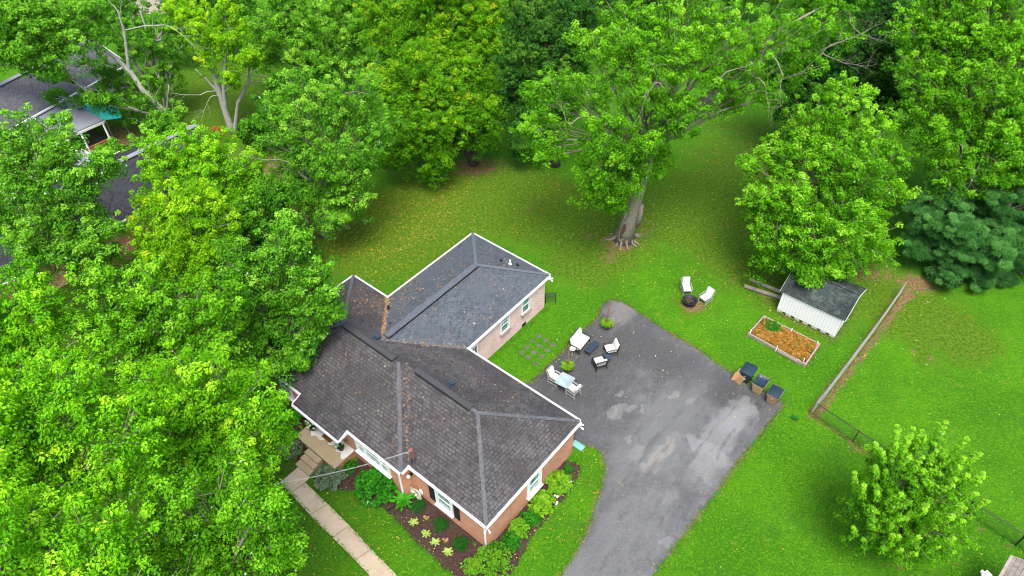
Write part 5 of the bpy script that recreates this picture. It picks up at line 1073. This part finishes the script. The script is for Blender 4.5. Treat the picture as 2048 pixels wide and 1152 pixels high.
# ------------------------------------------------------------------ shed
DU = -UU; DN = VV; A0 = np.array([18.47, 34.34, 0]); SWd = 4.1; SDp = 4.0; hs = 1.95
def sp(x, y, z): return A0+DU*x+DN*y+np.array([0, 0, z])
sh = thing('shed', sp(2, 2, 0), 'small white sided shed with a mossy dark shingled roof on blocks', 'shed')
mb = MB(); mb.prism([sp(0, 0, 0)[:2], sp(SWd, 0, 0)[:2], sp(SWd, SDp-.5, 0)[:2], sp(0, SDp-.5, 0)[:2]], .22, hs); mb.build('wall', M['white'], sh)
mb = MB(); n = 20
for k in range(n+1): mb.box(sp(SWd*k/n, -.006, (hs+.22)/2), (.016, .02, hs-.26), ax=(DU, DN, np.array([0, 0, 1.])))
mb.build('groove_line', plain('groove_shade', (.56, .55, .51), .7, 0, .15), sh)['kind'] = 'stuff'  # raised grey strips paint the shaded grooves of the siding
mb = MB(); rz = hs+1.0; ry = 1.75; yb = SDp-.25
def rp(a, b, c, d, t=.05):
    mb.add([a, b, c, d]+[p-[0, 0, t] for p in (a, b, c, d)], [(0, 1, 2, 3), (7, 6, 5, 4), (0, 4, 5, 1), (1, 5, 6, 2), (2, 6, 7, 3), (3, 7, 4, 0)])
rp(sp(-.2, -.10, hs+.02), sp(SWd+.2, -.10, hs+.02), sp(SWd+.2, ry, rz), sp(-.2, ry, rz)); rp(sp(-.2, ry, rz), sp(SWd+.2, ry, rz), sp(SWd+.2, yb, hs+.02), sp(-.2, yb, hs+.02))
mb.build('roof', M['shS'], sh, uv=True)
mb = MB()
for x in (-.2, SWd+.2):
    mb.bar(sp(x, -.1, hs-.06), sp(x, ry, rz-.09), .03, .12); mb.bar(sp(x, ry, rz-.09), sp(x, yb, hs-.06), .03, .12)
mb.build('trim', M['white'], sh); mb = MB(); mb.bar(sp(-.2, ry, rz+.02), sp(SWd+.2, ry, rz+.02), .28, .03); mb.build('ridge_cap', M['shS'], sh); mb = MB()
mb.add([sp(x, y, z) for x in (.01, SWd-.01) for y, z in ((.05, hs), (SDp-.55, hs), (ry, rz-.12))], [(0, 1, 2), (5, 4, 3), (0, 3, 4, 1), (1, 4, 5, 2), (2, 5, 3, 0)]); mb.build('gable', M['offwhite'], sh)
mb = MB()
for x in np.arange(.2, SWd, .62):
    mb.box(sp(x, .12, .11), (.38, .2, .2), ax=(DU, DN, np.array([0, 0, 1.]))); mb.box(sp(x, 3.2, .11), (.38, .2, .2), ax=(DU, DN, np.array([0, 0, 1.])))
mb.build('block_footing', M['concrete'], sh)
# beams left of the shed
k4 = lambda x, y: (x/3.3875+1440, y/3.3875+540)
for (p, q, lab) in (((205, 65), (430, 158), 'upper weathered timber rail running into the shed'), ((165, 108), (410, 190), 'lower weathered timber rail running into the shed')):
    a, b = at(*k4(*p), .15), at(*k4(*q), .15); mb = MB(); mb.bar(a, b, .16, .14); mb.bar(a+[0, 0, .11], b+[0, 0, .11], .05, .05)
    mb.bar(a+[0, .1, .09], b+[0, .1, .09], .03, .03)
    tag(mb.build('timber_rail', M['weather'], bevel=.01), lab, 'timber')
# raised bed
cz = .28; q = [at(*k4(*p), cz) for p in ((195, 425), (300, 310), (675, 498), (580, 635))]
rb = thing('raised_bed', [(q[0][0]+q[2][0])/2, (q[0][1]+q[2][1])/2, 0], 'weathered timber raised bed full of orange dead weeds', 'raised bed')
for i in range(4):
    a, b = q[i].copy(), q[(i+1) % 4].copy(); a[2] = b[2] = .14; d = (b-a)/np.linalg.norm(b-a); ad = .05 if i % 2 else -.05
    mb = MB(); mb.bar(a-d*ad, b+d*ad, .10, .26); mb.build('board', M['weather'], rb, bevel=.012)
m_ = (q[3]+q[0])/2; a = m_*.9+q[3]*.1; b = q[3]; a = a.copy(); b = b.copy(); a[2] = b[2] = .2
mb = MB(); mb.bar(a+[-.08, -.06, -.06], b*.8+a*.2+[-.10, -.06, -.04], .06, .16); mb.build('board', M['weather'], rb)['label'] = 'split outer board'
mb = MB(); qi = [p+(sum(q)/4-p)*.03 for p in q]; mb.prism([p[:2] for p in qi], .0, .14); mb.build('soil', M['soil'], rb)
def inquad(s, t): return q[0]*(1-s)*(1-t)+q[1]*s*(1-t)+q[2]*s*t+q[3]*(1-s)*t
T = []; tt = []; T2 = []
for i in range(620):
    s, t = random.uniform(.05, .95), random.uniform(.03, .97); p = inquad(s, t); p[2] = .2+random.random()*.12
    (T2 if (math.hypot((s-.78)*1.4, (t-.22)*3) < .42 and random.random() < .85) or random.random() < .05 else T).append(p)
fo = quick_leaves('dead_weeds', np.array([0, 0, .1]), T, [.16]*len(T), [random.uniform(.2, .85) for _ in T], 16, .085, 'deadweed', rb, droop=-.5); fo['kind'] = 'stuff'
fo = quick_leaves('green_weeds', np.array([0, 0, .1]), T2, [.15]*len(T2), [.4]*len(T2), 14, .10, 'shrub', rb, droop=-.2); fo['kind'] = 'stuff'
for p in ((305, 318), (488, 400), (663, 488), (212, 408), (388, 518), (573, 600)):
    P = at(*k4(*p), .5); P[2] = .02; mb = MB(); mb.box(P+[0, 0, .27], (.045, .045, .54)); mb.build('stake', M['white'], rb)
# ------------------------------------------------------------------ chain link fences
def fence(name, pts, hgt, mat, label, post_r=.03, step=2.6, sp_=.16, wr=.007, gate=None, posts=None):
    r_ = thing(name, pts[0], label, 'fence')
    rail = MB(); mesh_ = MB()
    for a, b in zip(pts[:-1], pts[1:]):
        L = np.linalg.norm(b-a); d = (b-a)/L; rail.tube([a+[0, 0, hgt], b+[0, 0, hgt]], .028, 6)
        n = int(L/sp_); m = int(hgt/sp_)
        for i in range(-m, n):
            for sgn in (1, -1):
                s0 = i*sp_; s1 = s0+hgt
                z0, z1 = (0.03, hgt) if sgn > 0 else (hgt, .03)
                t0 = max(0, -s0)/hgt; t1 = min(1, (L-s0)/hgt)
                if t1 <= t0: continue
                mesh_.tube([a+d*(s0+hgt*t0)+[0, 0, z0+(z1-z0)*t0], a+d*(s0+hgt*t1)+[0, 0, z0+(z1-z0)*t1]], wr, 3, False)
    rail.build('top_rail', M[mat], r_); o = mesh_.build('wire_mesh', M[mat], r_); o['kind'] = 'stuff'
    for P in posts:
        pb = MB(); pb.tube([P, P+[0, 0, hgt+.06]], post_r, 8); pb.lathe(P+[0, 0, hgt+.06], [(post_r*1.2, 0), (post_r, .03), (.005, .05)], 8); pb.build('post', M[mat], r_)
hg = 1.15; M['fencegrey'] = plain('aged_zinc', (.27, .275, .27), .55, .2, .15)
top = [(1632.5, 806), (1648, 788), (1696.8, 724.5), (1758.8, 641.8), (1812, 566)]
gp = [at(x, y, hg)*[1, 1, 0] for x, y in top]
fence('chain_link_fence', gp, hg, 'fencegrey', 'galvanised chain link fence running up from the corner past the shed', .035, posts=gp, sp_=.15, wr=.006)
tb = [(1632.5, 806), (1715.2, 861), (1832, 933), (1930, 992)]; gb = [at(x, y, hg)*[1, 1, 0]+[.05, -.05, 0] for x, y in tb]
gb2 = [at(x, y, hg)*[1, 1, 0] for x, y in ((1953, 1008), (2052, 1070), (2100, 1102))]
fence('chain_link_fence', gb, hg, 'black', 'black chain link fence from the corner down behind the young maple', .03, posts=gb[1:], sp_=.16, wr=.004)
fence('chain_link_fence', gb2, hg, 'black', 'black chain link fence right of the gate posts', .045, posts=gb2, sp_=.16, wr=.004)
gg = [at(1931, 992.5, hg)*[1, 1, 0]+[.04, -.03, 0], at(1946, 1004, hg)*[1, 1, 0]]
gt = thing('fence_gate', gg[0], 'narrow black chain link gate beside the young maple', 'gate'); mb = MB()
for P in gg: mb.tube([P+[0, 0, .08], P+[0, 0, hg+.05]], .04, 8)
for z in (.12, hg-.02): mb.tube([gg[0]+[0, 0, z], gg[1]+[0, 0, z]], .025, 6)
mb.build('frame', M['black'], gt)
# little weed on the lawn and sticks
rosette('weed', 1590, 836, .42, .35, 'box', 'dark leafy weed growing in the lawn near the pad corner', 'weed', n=16, tint=.9, wid=.22)
# ------------------------------------------------------------------ neighbour buildings
def gable_house(name, label, o, du, dv, lu, lv, ze, zr_, roofm, wallm, eavem='white', oh=.4, ridge=True, flatpanel=None):
    """o: eave corner; du across the ridge, dv along the ridge"""
    r_ = thing(name, [o[0]+du[0]*lu/2+dv[0]*lv/2, o[1]+du[1]*lu/2+dv[1]*lv/2, 0], label, 'house')
    g = lambda a, b, z: np.array([o[0]+du[0]*a+dv[0]*b, o[1]+du[1]*a+dv[1]*b, z])
    mb = MB(); mb.prism([g(oh, oh, 0)[:2], g(lu-oh, oh, 0)[:2], g(lu-oh, lv-oh, 0)[:2], g(oh, lv-oh, 0)[:2]], -.1, ze-.05); mb.build('wall', wallm, r_, uv=True)
    mb = MB()
    for a0, a1 in ((0, lu/2), (lu, lu/2)):
        A = [g(a0, 0, ze), g(a0, lv, ze), g(a1, lv, zr_), g(a1, 0, zr_)]
        if np.cross(A[1]-A[0], A[2]-A[0])[2] < 0: A = A[::-1]
        mb.add(A+[p-[0, 0, .1] for p in A], [(0, 1, 2, 3), (7, 6, 5, 4)])
    mb.build('roof', roofm, r_, uv=True)
    mb = MB()
    for a0 in (-.05, lu+.05): mb.bar(g(a0, 0, ze-.06), g(a0, lv, ze-.06), .13, .14)
    for b0 in (-.02, lv+.02):
        for a0, a1 in ((0, lu/2), (lu, lu/2)): mb.bar(g(a0, b0, ze-.06), g(a1, b0, zr_-.06), .05, .15)
    mb.build('gutter', M[eavem], r_)
    mb = MB(); mb.add([g(oh, oh+.01, ze-.06), g(lu-oh, oh+.01, ze-.06), g(lu/2, oh+.01, zr_-.3), g(oh, lv-oh-.01, ze-.06), g(lu-oh, lv-oh-.01, ze-.06), g(lu/2, lv-oh-.01, zr_-.3)], [(0, 1, 2), (5, 4, 3), (0, 2, 5, 3), (1, 4, 5, 2)]); mb.build('gable', wallm, r_, uv=True)
    if ridge: mb = MB(); mb.bar(g(lu/2, 0, zr_+.03), g(lu/2, lv, zr_+.03), .5, .06); mb.build('ridge_cap', M['flatgrey'], r_)
    return r_, g
nbo = np.array([-30.13, 40.37, 0])-VV*9
_, gN = gable_house('house', 'neighbour house with a black shingled roof hidden by the left grove', nbo, UU, VV, 8.8, 20.5, 2.8, 4.6, M['shK'], M['brick'])
g1 = at(0, 170, 4.8); g2 = at(160, 90, 4.8); gd = (g2-g1)/np.linalg.norm(g2-g1); gn = np.array([gd[1], -gd[0], 0]); 
if gn[1] > 0: gn = -gn
e = at(168, 176, 3.0); dist = (e-g2)@gn
o_ = g2+gd*1.5+gn*dist; o_[2] = 0
gable_house('house', 'grey shingled neighbour house in the upper left corner', o_, -gn, -gd, 2*dist, 17, 3.0, 4.8, M['shG'], M['offwhite'])
# patio cover with posts and deck
pc = [at(208, 242, 2.6), at(150, 208, 2.6), at(60, 225, 2.6), at(110, 285, 2.6)]
pv = thing('patio_cover', [pc[0][0], pc[0][1], 0], 'flat grey patio cover on posts over an orange brown deck', 'patio cover')
mb = MB(); mb.prism([p[:2] for p in pc], 2.62, 2.74); mb.build('roof', M['flatgrey'], pv)
mb = MB(); mb.bar(pc[0]-[0, 0, .08], pc[3]-[0, 0, .08], .12, .2); mb.bar(pc[0]-[0, 0, .08], pc[1]-[0, 0, .08], .12, .2); mb.build('beam', M['offwhite'], pv)
for t in (.04, .5): P = pc[0]+(pc[3]-pc[0])*t; mb = MB(); mb.bar([*P[:2], 0], [*P[:2], 2.55], .14, upv=(1, 0, 0)); mb.build('post', M['white'], pv)
mb = MB(); mb.prism([(pc[i]*.94+sum(pc)/4*.06)[:2] for i in range(4)], .0, .4); mb.build('deck', M['barkd'], pv)
mb = MB(); a = pc[0]*[1, 1, 0]+[0, 0, .9]; b = pc[3]*[1, 1, 0]+[0, 0, .9]; mb.bar(a, b, .08, .10)
for k in range(4): mb.bar(a-[0, 0, .2+.18*k], b-[0, 0, .2+.18*k], .05, .09)
mb.build('railing', M['deck'], pv)
ca = [at(145, 205, 2.3), at(175, 200, 2.5), at(235, 215, 2.4), at(245, 235, 2.2), at(210, 240, 2.2), at(175, 225, 2.4)]
cn = thing('canopy', [ca[4][0], ca[4][1], 0], 'turquoise fabric canopy beyond the grey patio cover', 'canopy'); mb = MB(); c = sum(ca)/6+np.array([0, 0, .25])
n = len(ca); mb.add(ca+[c]+[p-[0, 0, .03] for p in ca+[c]], [(i, n, (i+1) % n) if False else ((i+1) % n, i, n) for i in range(n)]+[(i+n+1, (i+1) % n+n+1, 2*n+1) for i in range(n)]); mb.build('cover', M['turq'], cn)
for i in (0, 2, 3, 4): mb = MB(); mb.tube([[ca[i][0], ca[i][1], 0], ca[i]], .035, 6); mb.build('pole', M['greymetal'], cn)
# grey flat roofed wing (strip at left)
w3 = [at(150, 293, 3.1), at(216, 327, 3.1), at(190, 350, 3.1), at(110, 318, 3.1)]; fl = thing('carport', [w3[0][0], w3[0][1], 0], 'flat grey roofed carport edged in white near the black roof', 'carport')
mb = MB(); mb.prism([p[:2] for p in w3], 3.0, 3.12); mb.build('roof', M['flatgrey'], fl); mb = MB(); mb.bar(w3[0], w3[1], .12, .16); mb.bar(w3[1], w3[2], .12, .16); mb.build('fascia', M['white'], fl)
for P in w3: mb = MB(); mb.bar([P[0], P[1], 0], [P[0], P[1], 2.95], .12, upv=(1, 0, 0)); mb.build('post', M['white'], fl)
# red brick patio wall + flowers at the left
P = at(225, 520); bw = MB(); bw.box([P[0], P[1], .35], (4.5, .3, .7), ang=math.atan2(VV[1], VV[0])); tag(bw.build('brick_wall', M['brick'], uv=True), 'low red brick wall below the black neighbour roof', 'wall')
for px, py, lab in ((228, 485, 'orange flowering bush below the black roof eave'), (245, 300, 'orange flowering bush near the grey carport'), (435, 262, 'orange flowering bush at the foot of the pale maple')):
    bush('flowering_bush', px, py, .7, .6, 'deadweed', lab, n=16, per=14, ll=.14, tint=.55)
def small_building(name, label, poly, z, roofm, wallm):
    c = sum(poly)/len(poly); r_ = thing(name, [c[0], c[1], 0], label, 'building'); mb = MB(); inn = [p+(c-p)*.05 for p in poly]; mb.prism([p[:2] for p in inn], 0, z); mb.build('wall', wallm, r_, uv=True)
    ap = c.copy(); ap[2] = z+1.0; n = len(poly); lo = [np.array([p[0], p[1], z+.02]) for p in poly]; mb = MB(); f = [(i, (i+1) % n, n) for i in range(n)]
    mb.add(lo+[ap], f+[tuple(range(n-1, -1, -1))]); mb.build('roof', roofm, r_, uv=True); return r_
a = at(310, 20); small_building('shed', 'pale beige shed on the top edge behind the pale trunks', [np.array([a[0]+x, a[1]+y, 0]) for x, y in ((-2, -1.5), (2.2, -1), (1.8, 3), (-2.4, 2.5))], 2.6, M['flatgrey'], plain('pink_siding', (.52, .42, .38), .8))
a = at(0, 50); small_building('house', 'pale grey building at the far left edge near the top', [np.array([a[0]+x, a[1]+y, 0]) for x, y in ((-7, -3), (2, 0), (1, 5), (-8, 4))], 2.8, M['flatgrey'], M['offwhite'])
# taupe roof corner bottom right
qq = [at(2026, 1113, 2.6), at(2090, 1133, 2.6), at(2080, 1230, 2.6), at(1985, 1185, 2.6)]
o2 = qq[0]; dA = (qq[3]-qq[0])/np.linalg.norm(qq[3]-qq[0]); dB = np.array([-dA[1], dA[0], 0]); 
if dB[0] < 0: dB = -dB
gr, gG = gable_house('garage', 'taupe shingled roof corner in the bottom right', o2, dB, dA, 6, 7, 2.6, 3.9, M['shT'], M['offwhite'], 'weather', ridge=False)
gr['category'] = 'garage'
P = at(1973, 1150, 2.4); mb = MB(); mb.box(P, (.42, .3, .12), ang=.5); mb.box(P+[-.12, .1, .02], (.12, .24, .16), ang=.5); mb.bar(P-[0, 0, .1], [P[0], P[1], 0], .1, upv=(1, 0, 0))
tag(mb.build('white_object', M['white'], bevel=.02), 'unidentified white topped object on the bottom edge beside the taupe roof', 'object')  # unidentified white object, modelled as a box on a post
# ------------------------------------------------------------------ fallen leaves
def scatter(name, label, pts, size, mat, tints=None, flatn=.25):
    pts = np.array(pts); n = len(pts); N_ = np.array([0, 0, 1.])+RNG.normal(size=(n, 3))*flatn; D = RNG.normal(size=(n, 3)); L = size*(.6+.8*RNG.random(n))
    ti = RNG.random(n)*.92 if tints is None else tints
    o = leaf_mesh(name, pts, N_, D, L, L*.75, ti, M[mat], None, .12); tag(o, label, 'leaves', kind='stuff'); return o
def inpoly(x, y, P):
    c = False; j = len(P)-1
    for i in range(len(P)):
        if (P[i][1] > y) != (P[j][1] > y) and x < (P[j][0]-P[i][0])*(y-P[i][1])/(P[j][1]-P[i][1])+P[i][0]: c = not c
        j = i
    return c
pts = []
zones = [([(620, 470), (780, 380), (1060, 300), (1260, 300), (1220, 480), (1000, 470), (940, 460), (780, 590), (700, 560)], 2600), ([(700, 400), (960, 330), (900, 460), (760, 520), (640, 500)], 2300), ([(1220, 300), (1560, 200), (1480, 560), (1250, 600), (1220, 480)], 900),
         ([(1480, 480), (1840, 540), (2040, 620), (1960, 760), (1700, 800), (1500, 700)], 160), ([(1100, 560), (1500, 560), (1500, 740), (1230, 600), (1100, 700)], 140), ([(560, 950), (700, 980), (900, 1150), (600, 1150)], 200), ([(1060, 700), (1240, 610), (1560, 810), (1300, 1150), (1150, 1150), (1200, 900)], 90), ([(1560, 830), (2040, 700), (2040, 1150), (1320, 1150)], 110), ([(1150, 900), (1210, 900), (1180, 1060), (1060, 1120), (1000, 1150)], 110), ([(640, 960), (760, 960), (980, 1140), (900, 1150)], 90), ([(1060, 1060), (1160, 920), (1160, 960), (1080, 1060)], 80)]
for P, n in zones:
    xs = [p[0] for p in P]; ys = [p[1] for p in P]; k = 0
    while k < n:
        x, y = random.uniform(min(xs), max(xs)), random.uniform(min(ys), max(ys))
        if inpoly(x, y, P):
            q_ = at(x, y, .035); u, v = (q_-F0)@UU, (q_-F0)@VV
            k += 1
            if (-.1 < u < L_ and -.7 < v < WD) or (H_ < u < G_ and v < WD+D_ and v > 0): continue
            pts.append(q_)
for cx, cy, n, s in ((695, 450, 60, 1.0), (665, 500, 40, .8), (860, 400, 50, 1.2), (905, 425, 60, 1.0), (790, 470, 30, 1), (735, 560, 25, .6), (655, 520, 30, .6), (1240, 500, 40, 1.2), (1000, 390, 40, 1.4), (1120, 400, 30, 1.4), (820, 350, 40, 1.5), (1330, 440, 25, 1.3), (1170, 896, 26, .35), (1196, 925, 10, .2)):
    P = at(cx, cy)
    for _ in range(n): q_ = P+[random.gauss(0, s), random.gauss(0, s), .035]; pts.append(q_)
pts = [p for p in pts if not ((-.1 < (p-F0)@UU < L_ and -.7 < (p-F0)@VV < WD) or (H_ < (p-F0)@UU < G_ and 0 < (p-F0)@VV < WD+D_))]
scatter('fallen_leaves', 'yellow and brown leaves fallen over the lawn and the driveway', pts, .075, 'litter')
for i in range(0):
    x, y = random.uniform(1380, 1900), random.uniform(480, 900); 
pts = [at(random.uniform(1100, 1500), random.uniform(430, 740), .04) for _ in range(14)]+[at(random.uniform(1480, 1900), random.uniform(560, 800), .04) for _ in range(30)]
scatter('pale_leaves', 'upturned silvery white leaves dotted over the right lawn', pts, .075, 'whitefl', flatn=.15)
pts = []
def rl(u, v, n=1, s=.25):
    for _ in range(n):
        a, b = u+random.gauss(0, s), v+random.gauss(0, s)
        inside = (0 < a < A_ and 0 < b < WD) or (A_ <= a < L_ and -D1 < b < WD) or (H_ < a < G_ and WD-.1 < b < WD+D_)
        if inside: pts.append(h(a, b, zroof(a, b)+.03))
for _ in range(330): rl(random.uniform(3, L_), random.uniform(-D1, WD), 1, .1)
for _ in range(260): rl(random.uniform(H_, G_), random.uniform(WD-1, WD+D_), 1, .1)
for t in np.linspace(0, 1, 170): rl(G_+(mid-G_)*t, WD+(WD-hw2-WD)*t, random.choice((1, 2)), .09)
for t in np.linspace(0, 1, 80): rl(H_+(mid-H_)*t, WD-hw2*t, 1, .12)
for _ in range(150): rl(random.gauss(15.8, 1.0), random.gauss(6.4, .9), 1, .1)
for _ in range(70): rl(random.gauss(14.5, .8), random.gauss(8.5, 1.2), 1, .1)
for t in np.linspace(.05, 1, 60): rl(A_+WD/2*t, WD/2*t-.0, 1, .12)
for t in np.linspace(0, 1, 80): rl(G_-.06, WD+.1+t*(D_-.4), 1, .03)
scatter('roof_leaves', 'orange and yellow leaves lying on the roofs and in their valleys', pts, .078, 'roofleaf', flatn=.3)
# tufts of grass along hard edges
def edge_grass(name, label, lines, per=26, w_=.10):
    C = []; n_ = 0
    for P in lines:
        for a, b in zip(P[:-1], P[1:]):
            L = np.linalg.norm(b-a); k = int(L*per)
            for _ in range(k): p = a+(b-a)*random.random(); C.append([p[0]+random.gauss(0, w_), p[1]+random.gauss(0, w_), .05])
    C = np.array(C); n = len(C); D = RNG.normal(size=(n, 3))*.6+[0, 0, 1.]; N_ = RNG.normal(size=(n, 3))+[0, 0, .6]
    tag(leaf_mesh(name, C, N_, D, .10+.10*RNG.random(n), .03, RNG.random(n)*.9, M['grassblade'], None, .05), label, 'grass', kind='stuff')
M['grassblade'] = leafmat('grass_blade', (.025, .16, .006), (.05, .24, .008), (.10, .34, .015), (.28, .30, .06), .3, .8)
dl = [np.array([p[0], p[1], 0]) for p in P2(drive_px)]
wl1 = [at(*p) for p in ((561, 964.6), (622.5, 1033), (667, 1077.3), (711.4, 1121.8), (737, 1149))]; wl2 = [at(*p) for p in ((611, 965.5), (656.7, 1009), (697.7, 1050), (742, 1098), (796, 1153))]
bl = [at(*p) for p in ((640, 975), (667, 980), (698, 984), (720, 992), (742, 1004), (768, 1020), (790, 1038), (812, 1064), (834, 1090), (858, 1108), (880, 1130), (905, 1150))]
bl2 = [at(*p) for p in ((1040, 1120), (1062, 1078), (1085, 1050), (1108, 1020), (1130, 995), (1150, 965), (1162, 945), (1158, 928), (1140, 922))]
ul = [at(*p) for p in ((1060, 768), (1084, 743), (1128.5, 698.7), (1169.9, 657), (1195, 635), (1202, 612))]
wg = [h(H_-.05, WD+.3), h(H_-.05, WD+D_+.2)]; wb = [h(3, WD), h(H_, WD)]
sl_ = [sp(-.1, -.1, 0), sp(SWd+.1, -.1, 0), sp(SWd+.1, SDp-.5, 0)]; rbl = [q[0], q[1], q[2], q[3], q[0]]
edge_grass('edge_grass', 'ragged grass overhanging the edges of paving, beds and walls', [dl[:23], dl[25:], wl1, wl2, bl, bl2, ul, wg, sl_, rbl, gp, gb, gb2], 60, .09)

M['straw'] = leafmat('straw_blade', (.10, .07, .03), (.25, .18, .06), (.40, .30, .11), (.30, .36, .06), .2, .9)
def straw(lines, per, w_):
    C = []
    for P in lines:
        for a, b in zip(P[:-1], P[1:]):
            k = int(np.linalg.norm(b-a)*per*random.uniform(.3, 1.4))
            for _ in range(k): p = a+(b-a)*random.random(); C.append([p[0]+random.gauss(0, w_), p[1]+random.gauss(0, w_), .03])
    C = np.array(C); n = len(C); D = RNG.normal(size=(n, 3))*[1, 1, .25]; N_ = RNG.normal(size=(n, 3))*.5+[0, 0, 1]
    tag(leaf_mesh('dead_grass', C, N_, D, .12+.10*RNG.random(n), .035, RNG.random(n)*.9, M['straw'], None, .05), 'dry straw coloured grass along the driveway, timber and fence edges', 'grass', kind='stuff')
pq = [at(*T3(x, y)) for x, y in T3p]
C = np.array([p+[random.gauss(0, .2), random.gauss(0, .2), .045] for p in pq for _ in range(60)]); n = len(C)
tag(leaf_mesh('paver_grass', C, RNG.normal(size=(n, 3))*.6+[0, 0, .8], RNG.normal(size=(n, 3)), .10+.08*RNG.random(n), .03, RNG.random(n)*.9, M['grassblade'], None, .05), 'short grass creeping over the round pavers', 'grass', kind='stuff')
straw([dl[1:23], dl[25:], ul, rbl, sl_, gp, gp, gb], 60, .10)
